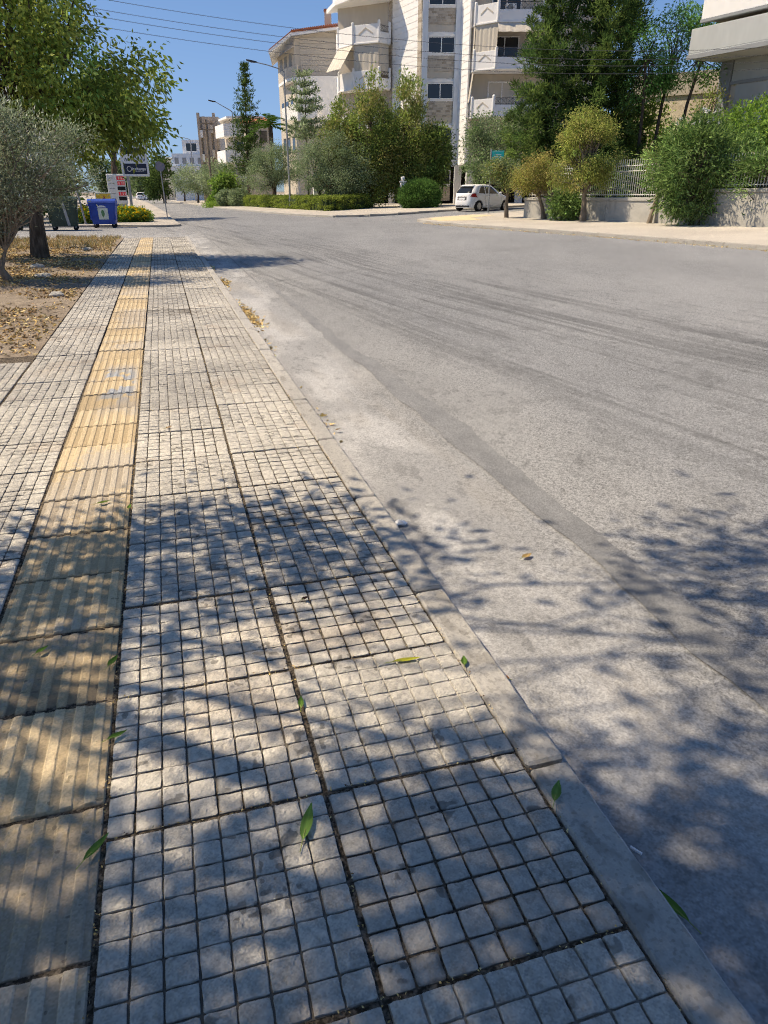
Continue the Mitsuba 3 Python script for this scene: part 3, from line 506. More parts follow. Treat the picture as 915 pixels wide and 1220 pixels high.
tree('street_tree', 'golden brown street tree, middle of the three by the corner', 'tree', None, [(15.9, 29.9, 0.27), (15.75, 29.9, 0.9), (15.4, 29.9, 1.7)], 0.10, [(15.2, 29.9, 2.2, 0.85, 0.85, 0.62), (15.7, 29.9, 2.0, 0.65, 0.7, 0.5), (14.7, 29.8, 1.75, 0.4, 0.5, 0.35), (15.4, 29.7, 2.75, 0.4, 0.4, 0.3)], 190, 28, 0.17, 0.075, 0.022, [YEL[0], YEL[2], (0.20, 0.165, 0.06), YEL[1]], 0.3, bark='bark_pale', nlimb=26, multi=[[(16.2, 29.4, 0.27), (16.15, 29.3, 0.8), (15.9, 29.5, 1.5)]])
tree('street_tree', 'tallest yellow green street tree with a straight pale trunk before the fence', 'tree', None, [(16.0, 26.9, 0.27), (15.98, 26.9, 1.0), (15.9, 26.9, 1.9)], 0.13, [(15.9, 26.9, 3.2, 1.05, 1.0, 1.1), (15.5, 26.9, 2.15, 1.15, 1.0, 0.6), (16.3, 26.7, 3.6, 0.5, 0.5, 0.4), (15.2, 26.8, 3.5, 0.5, 0.5, 0.45), (15.9, 26.8, 2.6, 1.0, 0.9, 0.7), (16.5, 26.8, 2.4, 0.95, 0.9, 0.75), (15.7, 26.9, 4.0, 0.6, 0.6, 0.45), (15.8, 26.8, 2.75, 1.05, 0.9, 0.6)], 400, 32, 0.15, 0.075, 0.02, YEL, 0.75, bark='bark_pale', nlimb=80, gap=0.49, freq=1.5, bright=0.4, shell=0.25)
tree('roadside_shrub', 'leafy green shrub growing low between the two nearer street trees', 'bush', None, [(15.9, 28.2, 0.27), (15.9, 28.2, 0.6)], 0.03, [(15.9, 28.2, 1.0, 0.6, 0.6, 0.6)], 70, 20, 0.13, 0.13, 0.045, OLE, 0.1, nlimb=14, part='leaf_mass')
tree('street_tree', 'slim leaning bare trunk with a few leaves beside the step in the wall', 'tree', None, [(16.95, 24.0, 0.3), (17.1, 24.0, 1.0), (17.25, 24.0, 2.0)], 0.085, [(17.1, 24.0, 2.4, 0.6, 0.6, 0.6)], 60, 22, 0.14, 0.08, 0.025, OLE + YEL[:2], 0.2, bark='bark_pale', nlimb=12)
def flowers(key, r, pts, s, col):
    labels[key + '__flowers'] = {'kind': 'stuff'}
    n = len(pts); a = r.normal(size=(n * 5, 3)) + [0, 0, 0.3]; m, c = leaf_mesh(r, np.repeat(pts, 5, 0), a, s, s * 0.8, np.tile([col], (n * 5, 1)) * r.uniform(0.85, 1.1, (n * 5, 1)))
    add(key + '__flowers', m, 'leaves', color=c)
k, cen, r = tree('oleander_shrub', 'large oleander with white flowers growing from the pavement against the wall', 'bush', None, [(17.4, 22.2, 0.3), (17.35, 22.2, 0.9), (17.3, 22.2, 1.5)], 0.085,
     [(17.2, 22.2, 2.5, 1.3, 1.1, 1.25), (16.3, 22.3, 2.3, 0.85, 0.9, 0.95), (18.1, 22.0, 2.6, 1.0, 0.9, 1.1), (17.3, 22.2, 1.3, 1.05, 0.8, 0.7)], 620, 36, 0.2, 0.17, 0.04, OLE, 0.1, nlimb=50, multi=[[(17.6, 22.1, 0.3), (17.75, 22.1, 0.9), (17.9, 22.1, 1.5)]], part='leaf_mass', up=0.1, bright=0.5, shell=0.35, gap=0.44)
flowers(k, r, cen[np.argsort(-cen[:, 2])][:26] + [0, -0.1, 0.15], 0.09, (0.82, 0.82, 0.8))
k, cen, r = tree('oleander_shrub', 'smaller oleander at the right edge of the picture against the wall', 'bush', None, [(18.35, 20.2, 0.3), (18.4, 20.2, 0.9), (18.4, 20.2, 1.3)], 0.07, [(18.3, 20.2, 1.85, 0.9, 0.9, 0.75), (18.9, 19.9, 1.6, 0.8, 0.8, 0.7)], 330, 36, 0.2, 0.17, 0.04, OLE, 0.1, nlimb=30, part='leaf_mass', up=0.1, bright=0.5, gap=0.43)
k, cen, r = tree('garden_shrub', 'bright green flowering hedge bush in the garden below the overhanging balcony', 'bush', None, [(22.2, 26.3, 0.6), (22.2, 26.3, 1.8)], 0.1, [(21.0, 26.4, 3.0, 1.3, 1.3, 1.0), (22.6, 25.6, 3.5, 1.6, 1.5, 1.2), (24.2, 25.0, 3.2, 1.5, 1.5, 1.3), (21.6, 25.4, 2.2, 1.5, 1.2, 1.0)], 520, 30, 0.19, 0.11, 0.045, LIM + OLE[1:2], 0.05, nlimb=30, part='leaf_mass', up=0.2)
flowers(k, r, cen[r.choice(len(cen), 40)] + [0, -0.15, 0.12], 0.06, (0.8, 0.8, 0.74))
for x, y, h, rr, pal, lab in ((26.0, 38.8, 5.2, 2.2, LIM, 'yellow green bushy tree glowing behind the slender feathery trees'), (24.4, 33.4, 2.9, 1.3, DRK + CYP[:1], 'dark green garden bush at the foot of the cream house'), (20.4, 34.5, 2.4, 1.5, DRK, 'dark shrub in deep shade behind the pale fence'), (20.6, 22.6, 3.1, 1.5, OLE + LIM, 'dense green shrub behind the fence right of the big oleander'), (21.6, 19.4, 3.0, 1.6, OLE + LIM, 'dense green shrub behind the fence at the right edge of the picture'), (18.2, 30.0, 1.6, 0.8, OLE, 'green shrub behind the far end of the low wall'), (18.6, 26.6, 1.7, 0.75, OLE, 'green climbing shrub pressing through the fence')):
    tree('garden_shrub', lab, 'bush', None, [(x, y, 0.6), (x, y, h * 0.4)], 0.09, [(x, y, 0.6 + h * 0.55, rr, rr, h * 0.5), (x + rr * 0.6, y - 0.3, 0.6 + h * 0.4, rr * 0.7, rr * 0.7, h * 0.35)], 150, 26, 0.25, 0.15, 0.06, pal, 0.1, nlimb=14, part='leaf_mass')
for x, y, z1, lx, lab in ((24.3, 36, 9.2, -0.3, 'slender feathery tree just right of the pines'), (25.2, 36.3, 9.8, 0.5, 'second slender feathery tree right of the pines'), (25.7, 35.2, 9.4, 0.9, 'slender feathery tree nearest to the overhanging balcony')):
    t = [(x, y, 0.6), (x + lx * 0.2, y, 3), (x + lx * 0.5, y, 5.5), (x + lx, y, 7.4)]
    tree('feathery_tree', lab, 'tree', None, t, 0.11, [(x + lx, y, z1 - 1.0, 1.1, 1.1, 1.2), (x + lx * 0.7 - 0.5, y, z1 - 3.0, 0.8, 0.9, 0.8), (x + lx + 0.6, y, z1 - 2.4, 0.8, 0.9, 0.8)], 70, 26, 0.27, 0.12, 0.04, [(0.06, 0.13, 0.03), (0.09, 0.17, 0.045), (0.045, 0.09, 0.022)], 0.3, nlimb=22, gap=0.46)
tree('garden_shrub', 'thin nearly bare shrub before the textured cream wall', 'bush', None, [(25.3, 33, 0.6), (25.4, 33, 2.4), (25.6, 33, 3.4)], 0.06, [(25.9, 33, 5.0, 0.9, 0.8, 1.2)], 60, 8, 0.2, 0.1, 0.04, CYP, 0.1, nlimb=50, part='leaf_mass', rt=0.5)
# bushes with yellow flowers by the corner
for x, y, rr, h, lab in ((-1.75, 43.2, 0.65, 0.72, 'yellow flowering bush right behind the blue bin'), (-0.95, 43.0, 0.5, 0.6, 'yellow flowering bush on the corner, right of the others'), (-3.5, 41.5, 0.5, 0.75, 'yellow flowering bush left of the blue bin')):
    k, cen, r = tree('flowering_bush', lab, 'bush', None, [(x, y, 0.05), (x, y, 0.3)], 0.04, [(x, y, h * 0.5, rr, rr, h * 0.5)], 90, 26, 0.1, 0.09, 0.035, LIM + OLE[1:2], 0, nlimb=10, shell=0.6, gap=0.2, part='leaf_mass')
    flowers(k, r, np.repeat(cen, 3, 0) + r.normal(0, 0.07, (3 * len(cen), 3)) + [0, -0.06, 0.07], 0.085, (0.80, 0.58, 0.03))

# litter: dry leaves, weeds, heaps in the gutter
r = np.random.default_rng(21)
def flat_leaves(key, xy, z, L, W, pal, label, category, tilt=0.35):
    k = thing(key, label, category); labels[k]['kind'] = 'stuff'; n = len(xy); th = r.random(n) * 6.283
    pal = np.array(pal); m, c = leaf_mesh(r, np.column_stack([xy, z + r.uniform(0.004, 0.02, n)]), np.column_stack([np.cos(th), np.sin(th), r.normal(0, tilt, n)]), L, W, pal[r.integers(len(pal), size=n)] * np.exp(r.normal(0, 0.25, (n, 1))))
    add(k, m, 'dry_leaves', color=c)
DRY = [(0.60, 0.43, 0.16), (0.52, 0.37, 0.15), (0.66, 0.52, 0.26), (0.30, 0.19, 0.09), (0.50, 0.40, 0.2)]
n = 42000; xy = np.column_stack([-1.38 - r.random(n) ** 0.8 * 4.2, 7.9 + r.random(n) * 17]); q = meshkit.fbm(np.column_stack([xy * 1.1, np.zeros(n)]), 3, 4); xy = xy[(q + r.normal(0, 0.07, n)) > 0.47]
flat_leaves('fallen_leaves', xy, verge_z(xy[:, 0], xy[:, 1]), 0.062, 0.03, DRY + [(0.32, 0.22, 0.12), (0.24, 0.17, 0.1)], 'dry yellow brown leaves scattered over the bare verge', 'dry leaves')
n = 700; xy = np.column_stack([-1.45 - r.random(n) * 3.6, 8.0 + r.random(n) * 15])
flat_leaves('dry_twigs', xy, verge_z(xy[:, 0], xy[:, 1]), 0.16, 0.007, [(0.12, 0.085, 0.06), (0.22, 0.17, 0.12), (0.3, 0.25, 0.19)], 'thin brown twigs lying among the dry leaves of the verge', 'twigs', 0.15)
hp = np.vstack([r.normal(0, 1, (150, 2)) * [0.045, 0.30] + c for c in ((1.02, 10.5), (1.05, 9.65), (1.03, 14.2))] + [np.column_stack([0.985 + np.abs(r.normal(0, 0.02, 90)), 5.0 + 3 * r.integers(0, 5, 90) + r.normal(0, 0.4, 90)])])
q = LineString(K[1:7]); q = np.array([q.interpolate(t).coords[0] for t in r.random(700) ** 0.8 * q.length]) - np.column_stack([np.abs(r.normal(0.04, 0.09, 700)), np.zeros(700)]); hp = np.vstack([hp, q])
flat_leaves('gutter_leaves', hp, zt(hp[:, 0]), 0.055, 0.026, DRY[:3], 'yellow dry leaves collected along the kerbs on both sides of the road', 'dry leaves')
k = thing('dry_weeds', 'dry straw coloured weeds at the far end of the verge', 'weeds'); labels[k]['kind'] = 'stuff'
n = 900; xy = np.column_stack([-1.5 - r.random(n) * 6.5, 23.0 + r.random(n) * 6.6]); m, c = leaf_mesh(r, np.repeat(np.column_stack([xy, verge_z(xy[:, 0], xy[:, 1])]), 9, 0) + r.normal(0, 0.05, (n * 9, 3)) * [1, 1, 0], r.normal(0, 0.45, (n * 9, 3)) + [0, 0, 1], 0.17, 0.016, np.array(DRY + [(0.62, 0.55, 0.36), (0.3, 0.32, 0.12)])[r.integers(7, size=n * 9)])
add(k, m, 'dry_leaves', color=c)
hp = np.column_stack([-0.3215 + r.normal(0, 0.003, 500), r.uniform(0.6, 9, 500)]); hp = np.vstack([hp, np.column_stack([0.2525 + r.normal(0, 0.003, 260), r.uniform(0.6, 9, 260)]), np.column_stack([0.828 + r.normal(0, 0.003, 320), r.uniform(0.6, 9, 320)])] + [np.column_stack([r.uniform(-0.3, 0.82, 60), 0.30 + S * j + r.normal(0, 0.003, 60)]) for j in range(1, 10)])
flat_leaves('joint_debris', hp, np.full(len(hp), -0.012), 0.009, 0.005, DRY + [(0.1, 0.07, 0.05)], 'crumbs of dry leaf and grit lying in the joints of the near slabs', 'debris')
def big_leaf(name, label, x, y, ang, L, W, col, z=0.004):
    k = thing(name, label, 'leaf'); t = np.linspace(0, 1, 9); w = W / 2 * np.sin(np.pi * t ** 0.8) ** 0.9; w[0] = w[-1] = 0.0012
    z0 = 0.006 + 0.018 * (t - 0.4) ** 2; rows = []
    for s, dz in ((-1, 0.005), (-0.5, 0.001), (0, -0.001), (0.5, 0.001), (1, 0.005)): rows.append(np.column_stack([t * L, s * w, z0 + dz * (w / (W / 2))]))
    V = np.stack(rows, 1); i = np.arange(45).reshape(9, 5)
    f = np.concatenate([np.stack([i[:-1, :-1], i[1:, :-1], i[1:, 1:]], -1).reshape(-1, 3), np.stack([i[:-1, :-1], i[1:, 1:], i[:-1, 1:]], -1).reshape(-1, 3)])
    m = trimesh.Trimesh(V.reshape(-1, 3), f, process=False); c = np.tile([col], (45, 1)) * np.random.default_rng(int(x * 1000) % 97).uniform(0.85, 1.15, (45, 1)); c[2::5] *= 1.35
    d = mikit.ply(moved(rotz(m, math.radians(ang)), x, y, z), 'leaves', smooth=True, color=c); scene[k + '__blade'] = d
    add(k + '__leaf_stalk', moved(rotz(tube([[-0.03 * L / 0.1, 0, 0.005], [0.0, 0, 0.007], [L * 0.3, 0, 0.0075]], 0.0012, 5), math.radians(ang)), x, y, z), 'leaf_stalk')
scene['leaf_stalk'] = P((0.30, 0.33, 0.10))
GRN = (0.13, 0.24, 0.05)
for x, y, a, L, W, c, z, lab in ((0.165, 1.30, 68, 0.115, 0.030, (0.17, 0.30, 0.07), 0.002, 'largest green leaf lying in the middle of the near slabs'), (-0.36, 1.39, 50, 0.085, 0.022, (0.09, 0.19, 0.05), 0.002, 'green leaf on the joint beside the yellow strip near the bottom'), (0.835, 1.235, 52, 0.075, 0.026, (0.16, 0.27, 0.07), 0.002, 'green leaf lying at the edge of the near kerbstone'),
      (1.0, 0.88, 105, 0.115, 0.024, (0.13, 0.24, 0.05), -0.066, 'long green leaf in the gutter near the bottom of the picture'), (0.60, 1.95, -5, 0.10, 0.020, (0.40, 0.40, 0.05), 0.002, 'yellow green leaf on the slabs near the kerb'), (0.83, 1.86, 70, 0.05, 0.022, (0.10, 0.19, 0.04), 0.002, 'small dark green leaf touching the kerb joint'), (-0.33, 1.82, 20, 0.06, 0.02, GRN, 0.002, 'curled green leaf beside the yellow strip, second from the bottom'), (0.25, 1.80, 80, 0.055, 0.018, GRN, 0.0, 'small green leaf in the joint between the two slab rows'),
      (-0.35, 2.20, 60, 0.06, 0.024, GRN, 0.002, 'green leaf on the edge of the yellow strip, third from the bottom'), (-0.49, 3.70, 10, 0.07, 0.025, (0.14, 0.2, 0.05), 0.002, 'green leaf lying on the yellow strip farther on'), (-0.33, 3.58, 80, 0.05, 0.02, GRN, 0.002, 'tiny green leaf at the joint beyond the shade'), (-0.60, 2.35, 40, 0.05, 0.02, GRN, 0.002, 'small green leaf in the shade on the yellow strip'),
      (0.99, 1.83, 140, 0.035, 0.02, (0.32, 0.13, 0.05), -0.066, 'small reddish brown leaf in the gutter'), (0.37, 2.45, 15, 0.03, 0.02, (0.03, 0.02, 0.02), 0.001, 'dark shrivelled leaf on the middle of a slab'), (-0.13, 4.95, 30, 0.05, 0.02, (0.4, 0.25, 0.1), 0.002, 'dry brown leaf on the sunny slabs beyond the shade'), (1.43, 2.62, 20, 0.06, 0.03, (0.4, 0.28, 0.12), -0.054, 'dry leaf lying on the dusty edge of the road')):
    big_leaf('fallen_leaf', lab, x, y, a, L, W, c, z)
k = thing('cigarette_end', 'white cigarette end lying among debris in the gutter', 'litter'); add(k, tube([[0.99, 1.10, -0.060], [1.005, 1.072, -0.060]], 0.004, 8), 'white_plain')
k = thing('paper_scrap', 'crumpled white paper scrap at the foot of the kerb', 'litter'); m = trimesh.creation.icosphere(2, 0.03); m.vertices *= [1.4, 0.8, 0.35]; rough(m, 0.022, 45, 2); add(k, moved(m, 1.0, 3.15, -0.055), 'white_plain')
r = np.random.default_rng(31)
for x, y, s, lab in ((-1.72, 12.7, 0.09, 'pale grey stone lying on the dry verge'), (-2.3, 15.6, 0.14, 'broken pale stone near the olive stems'), (-2.05, 22.5, 0.1, 'white stone among the weeds'), (-2.6, 17.2, 0.11, 'small rough stone at the foot of the dark trunk')):
    k = thing('loose_stone', lab, 'stone'); m = trimesh.creation.icosphere(2, s); m.vertices *= [1.3, 0.9, 0.5]; rough(m, 0.35 * s, 1.6 / s, int(s * 100)); add(k, moved(m, x, y, float(verge_z(x, y)) + 0.02), 'wall_concrete')

# ------------------------------------------------------------------ buildings
def frame(ox, oy, a):                            # local x to the right, local y away from the viewer
    M = np.eye(4); M[:2, 0] = [math.cos(a), math.sin(a)]; M[:2, 1] = [-math.sin(a), math.cos(a)]; M[:2, 3] = [ox, oy]; return M
def prism(pts, z0, z1): return moved(trimesh.creation.extrude_polygon(Polygon(pts), z1 - z0, engine='earcut'), 0, 0, z0)
def on_edge(a, b, s0, s1, z0, z1, t0, t1, ch=0.0):   # a box on the wall a-b, t outwards (to the right of a->b)
    M, L = along(a, b); return tr(bx(s0, s1, -t1, -t0, z0, z1, ch), M), L
def window(holder, M, x0, x1, z0, z1, y, n=2, fr='paint_white', gl='window_glass', depth=0.1):
    w = 0.07; ms = [bx(x0 - w, x1 + w, y - 0.05, y + depth, z1, z1 + w), bx(x0 - w, x1 + w, y - 0.08, y + depth, z0 - w, z0), bx(x0 - w, x0, y - 0.05, y + depth, z0, z1), bx(x1, x1 + w, y - 0.05, y + depth, z0, z1)]
    for k in range(1, n): xm = x0 + (x1 - x0) * k / n; ms.append(bx(xm - 0.035, xm + 0.035, y - 0.045, y + depth, z0, z1))
    k = add(holder + '__window', tr(cat(ms), M), fr)
    for j in range(n): add(k + '__pane', tr(bx(x0 + (x1 - x0) * j / n + 0.037 * (j > 0), x0 + (x1 - x0) * (j + 1) / n - 0.037 * (j < n - 1), y + 0.0, y + 0.03, z0 + 0.002, z1 - 0.002), M), gl)
B = thing('apartment_block', 'pale apartment block with stone window bay, white grooved side walls and polygonal balconies', 'building')
BM = frame(22.0, 60.0, -math.asin(0.28)); W = lambda u, d: (BM @ np.array([u, d, 0, 1]))[:2].tolist()
A_, B_, C_, D_ = (-3.9, 5.1), (-1.45, 0.0), (1.45, 0.0), (1.95, -2.2)
plan = [A_, (-8.2, 7.5), (-8.2, 15), (12, 15), (12, -1.2), (2.3, -1.2), D_, C_, B_]
add(B + '__wall', tr(prism(plan[::-1], 3.4, 17.6), BM), 'paint_white')
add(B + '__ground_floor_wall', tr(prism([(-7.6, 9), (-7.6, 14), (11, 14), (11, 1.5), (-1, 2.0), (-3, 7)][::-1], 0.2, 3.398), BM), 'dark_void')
for (u, d) in ((1.55, -0.6), (-1.25, 0.25), (-3.7, 5.4), (2.4, -1.7), (6.5, -0.9), (-8, 8)): add(B + '__column', tr(bx(u - 0.28, u + 0.28, d - 0.25, d + 0.25, 0.2, 3.395), BM), 'paint_white')
for a, b, L in ((A_, B_, 0), (C_, D_, 0)):
    a, b = W(*a), W(*b); LL = math.dist(a, b); left = a[0] < 20.2
    e = 0.62 if left else 0.04
    for k in range(33):
        z = 3.42 + 0.43 * k; m, _ = on_edge(a, b, e, LL - e, z, z + 0.405, 0.002, 0.06, 0.008); add(B + '__wall_panel', m, 'paint_white')
    if left:
        for s in (0.02, LL - 0.60): m, _ = on_edge(a, b, s, s + 0.58, 3.41, 17.58, 0.002, 0.09); add(B + '__stone_strip', m, 'facade_stone')
for u in (-1.45, 1.03): add(B + '__pilaster', tr(bx(u + 0.002, u + 0.418, -0.24, -0.002, 3.3, 17.5), BM), 'paint_blue')
for k in range(5):
    zt_ = 15.1 - 3.03 * k if k else 15.1
    zt_ = 15.12 - 3.03 * k; zb = zt_ - 0.95
    window(B, BM, -0.95, 0.95, zb, zt_, -0.10)
    add(B + '__lintel', tr(hull([[s * 1.02, y, z] for s, z in ((-1, zt_ + 0.085), (1, zt_ + 0.085), (-1, zt_ + 0.2), (1, zt_ + 0.2), (-0.3, zt_ + 0.36), (0.3, zt_ + 0.36)) for y in (-0.17, -0.002)]), BM), 'paint_white')
    if k: pass
    add(B + '__stone_panel', tr(bx(-1.02, 1.02, -0.12, -0.002, zb - 1.25, zb - 0.22), BM), 'facade_stone')
    add(B + '__band', tr(bx(-1.02, 1.02, -0.15, -0.002, zb - 0.215, zb - 0.075), BM), 'paint_white')
    if zb - 1.65 > 3.3: add(B + '__beige_panel', tr(bx(-1.02, 1.02, -0.08, -0.002, zb - 1.68, zb - 1.255), BM), 'paint_beige')
# beige recessed walls behind the balconies
m, _ = on_edge(W(-8.2, 7.5), W(*A_), 0.01, 4.8, 3.41, 17.5, 0.002, 0.05); add(B + '__beige_wall', m, 'paint_beige')
m, _ = on_edge(W(2.3, -1.2), W(12, -1.2), 0.05, 9.6, 3.41, 17.5, 0.002, 0.05); add(B + '__beige_wall', m, 'paint_beige')
for z in (4.0, 6.9, 9.8, 12.7): 
    window(B, BM, 3.6, 5.6, z + 0.1, z + 2.1, -1.33, 2, 'paint_white', 'awning_cloth' if z in (4.0, 6.9) else 'window_glass')
def balcony(pts, z0, h, chev, rail_from, name):
    """pts run left to right on plan; facets before rail_from are solid, the others have a low wall and an iron rail."""
    k = add(B + '__balcony', slab_plain(pts, z0 - 0.18, z0 + 0.05), 'paint_white')
    for i in range(len(pts) - 1):
        a, b = pts[i], pts[i + 1]; L = math.dist(a, b); solid = i < rail_from; hh = h if solid else 0.55
        m, _ = on_edge(a, b, 0.02, L - 0.02, z0 - 0.1, z0 + hh, -0.12, 0.02, 0.015); add(k + '__parapet', m, 'paint_white')
        m, _ = on_edge(a, b, 0.0, L, z0 - 0.22, z0 - 0.105, -0.1, 0.07, 0.02); add(k + '__moulding', m, 'paint_white')
        M, _ = along(a, b)
        if i == chev:
            c = L / 2; q = []
            for s in (-1, 1): q.append(tr(hull([[c + s * x, y, z] for x, z in ((0, z0 + h * 0.82), (0, z0 + h * 0.72), (0.27 * L, z0 + h * 0.36), (0.27 * L, z0 + h * 0.46)) for y in (-0.05, -0.018)]), M))
            add(k + '__chevron', cat(q), 'paint_beige')
        if not solid:
            q = [tube([[0.1, 0, z0 + 1.0], [L - 0.1, 0, z0 + 1.0]], 0.022, 6), tube([[0.1, 0, z0 + 0.62], [L - 0.1, 0, z0 + 0.62]], 0.015, 6)]
            n = max(1, int(L / 0.42))
            for j in range(n):
                x0, x1 = 0.1 + (L - 0.2) * j / n, 0.1 + (L - 0.2) * (j + 1) / n
                q += [tube([[x0, 0, z0 + 0.62], [x1, 0, z0 + 1.0]], 0.012, 5), tube([[x1, 0, z0 + 0.62], [x0, 0, z0 + 1.0]], 0.012, 5), tube([[x0, 0, z0 + 0.55], [x0, 0, z0 + 1.0]], 0.012, 5)]
            add(k + '__rail', tr(cat(q), M), 'iron_dark')
    for i in range(1, len(pts) - 1):
        x, y = pts[i]; add(k + '__post', cat([cyl(x, y, z0 - 0.12, z0 + h + 0.12, 0.11, 12), moved(trimesh.creation.icosphere(2, 0.11), x, y, z0 + h + 0.12)]), 'paint_white', smooth=40)
def slab_plain(pts, z0, z1): return prism(Polygon(pts).convex_hull.exterior.coords[:-1], z0, z1)
RB = [W(2.1, -1.3), W(2.25, -2.6), W(3.7, -3.8), W(6.9, -3.8), W(8.2, -2.6), W(8.2, -1.3)]
for z in (6.75, 9.75, 12.6, 15.5): balcony(RB, z, 0.98, 1, 2, 'right')
LB = [(16.2, 70.2), (15.95, 68.4), (16.65, 66.2), (18.4, 64.6), (19.45, 65.2), (19.65, 66.0)]
for z in (6.3, 9.4, 12.55): balcony(LB, z, 1.1, 2, 3, 'left')
for z, e in ((15.35, 0.5), (15.85, 0.15)):
    add(B + '__roof_slab', prism(Polygon([(15.9, 71), (15.9, 68.4), (16.7, 65.9), (18.3, 63.7), (19.6, 64.6), (19.8, 66.4)]).buffer(e - 0.3, join_style=2).exterior.coords[:-1], z, z + 0.3), 'paint_white')
def cloth(a, b, z0, z1, out0, out1, name='__awning'):
    a, b = np.array(a), np.array(b); d = unit(b - a); n = np.array([d[1], -d[0]])
    s = np.linspace(0, 1, 13); t = np.linspace(0, 1, 7); S_, T_ = np.meshgrid(s, t, indexing='ij'); o = out0 + (out1 - out0) * T_ + 0.02 * np.sin(S_ * 31)
    x = a[0] + (b[0] - a[0]) * S_ + n[0] * o; y = a[1] + (b[1] - a[1]) * S_ + n[1] * o; z = z1 + (z0 - z1) * T_ - 0.03 * np.where(T_ > 0.98, np.abs(np.sin(S_ * 25)), 0)
    i = np.arange(91).reshape(13, 7); f = np.concatenate([np.stack([i[:-1, :-1], i[1:, :-1], i[1:, 1:]], -1).reshape(-1, 3), np.stack([i[:-1, :-1], i[1:, 1:], i[:-1, 1:]], -1).reshape(-1, 3)])
    v = np.column_stack([x.ravel(), y.ravel(), z.ravel()]); v2 = v - np.r_[n * 0.012, 0]
    add(B + name, cat([trimesh.Trimesh(v, f, process=False), trimesh.Trimesh(v2, f[:, ::-1], process=False)]), 'awning_cloth')
cloth(RB[0], RB[1], 10.5, 12.4, 0.0, 0.05); cloth(RB[1], RB[2], 10.4, 12.4, -0.05, 0.0); cloth(RB[2], RB[3], 11.75, 12.38, 0.0, 0.55)
cloth(RB[0], RB[1], 7.6, 9.5, 0.0, 0.25)
cloth(LB[1], LB[2], 10.6, 12.35, 0.0, 1.25); cloth(LB[2], LB[3], 10.3, 12.35, -0.1, -0.05); cloth(LB[3], LB[4], 10.2, 12.35, -0.1, -0.05)

Hh = thing('tiled_house', 'beige house with red tiled roof and chimney, rising left of the apartment block', 'building')
HM = frame(13.9, 78.0, -math.asin(0.28))
add(Hh + '__wall', tr(prism([(0, 0), (6.2, 0), (6.2, 9), (-2.4, 9), (-2.4, 6.2)], 0.0, 13.9), HM), 'paint_beige')
add(Hh + '__gable_wall', tr(trimesh.creation.extrude_polygon(Polygon([(0.0, 13.9), (6.2, 13.9), (6.2, 15.2), (4.0, 15.25), (0.0, 14.65)]), 0.3, engine='earcut').apply_transform(np.array([[1, 0, 0, 0], [0, 0, -1, 0.31], [0, 1, 0, 0], [0, 0, 0, 1.0]])), HM), 'paint_beige')
for k in range(7): add(Hh + '__siding_board', tr(bx(0.55, 4.3, -0.07, -0.003, 11.45 + 0.45 * k, 11.45 + 0.45 * k + 0.43, 0.01), HM), 'paint_beige')
add(Hh + '__corner_pilaster', tr(bx(4.32, 4.75, -0.12, -0.003, 0.2, 15.0), HM), 'paint_beige')
add(Hh + '__lower_wall', tr(bx(0.2, 4.2, -0.9, -0.003, 7.2, 11.4), HM), 'paint_white')
add(Hh + '__dark_opening', tr(bx(4.22, 4.9, -0.3, -0.125, 7.0, 10.4), HM), 'dark_void')
def plate(p, t): p = np.array(p, float); return tr(hull(np.vstack([p, p - [0, 0, t]])), HM)
rl, rr_ = [(-2.3, -0.7, 13.55), (-0.2, -0.7, 14.98), (0.6, 8, 16.3), (-3.2, 8, 13.6)], [(-0.2, -0.7, 14.98), (4.6, -0.65, 15.5), (4.6, 8, 16.4), (0.6, 8, 16.3)]
rf = add(Hh + '__roof', cat([plate(rl, 0.1), plate(rr_, 0.1)]), 'roof_tile')
add(Hh + '__soffit', cat([moved(plate(rl, 0.09), 0, 0, -0.103), moved(plate(rr_, 0.09), 0, 0, -0.103)]), 'paint_white')
add(Hh + '__fascia', tr(cat([hull([(-2.32, y, z) for y in (-0.75, -0.705) for z in (13.2, 13.45)] + [(-0.2, y, z) for y in (-0.8, -0.755) for z in (14.55, 14.85)]), hull([(-0.195, y, z) for y in (-0.8, -0.755) for z in (14.6, 14.78)] + [(4.6, y, z) for y in (-0.76, -0.705) for z in (15.15, 15.33)])]), HM), 'paint_white')
for k in range(24): add(rf + '__roof_tile', tr(tube([[-0.05 + 0.195 * k, -0.84, 15.02 + 0.0228 * k], [-0.05 + 0.195 * k, -0.2, 15.10 + 0.0228 * k]], 0.085, 8), HM), 'roof_tile')
ch = add(Hh + '__chimney', tr(bx(2.9, 3.5, 0.6, 1.2, 15.1, 16.75), HM), 'paint_beige'); add(ch + '__chimney_cap', tr(bx(2.85, 3.55, 0.55, 1.25, 16.753, 16.95), HM), 'roof_tile')
add(Hh + '__side_roof', tr(hull([(4.65, -0.4, 15.0), (6.6, -0.4, 14.9), (4.65, -0.4, 14.85), (6.6, -0.4, 14.75), (4.65, 4, 15.9), (6.6, 4, 15.9)]), HM), 'roof_tile')
HB = add(Hh + '__balcony', prism([W2[:2] for W2 in [(HM @ [0.3, -0.95, 0, 1]), (HM @ [-0.9, 0.5, 0, 1]), (HM @ [-2.2, 4.5, 0, 1]), (HM @ [-1.4, 4.8, 0, 1]), (HM @ [0.1, 0.1, 0, 1])]][::-1], 11.1, 11.35), 'paint_white')
for a, b in (((-0.9, 0.5), (0.3, -0.95)), ((-2.2, 4.5), (-0.9, 0.5))):
    a, b = (HM @ [*a, 0, 1])[:2], (HM @ [*b, 0, 1])[:2]; m, L = on_edge(a, b, 0, math.dist(a, b) - 0.01, 11.36, 12.25, -0.1, 0); add(HB + '__parapet', m, 'paint_beige')
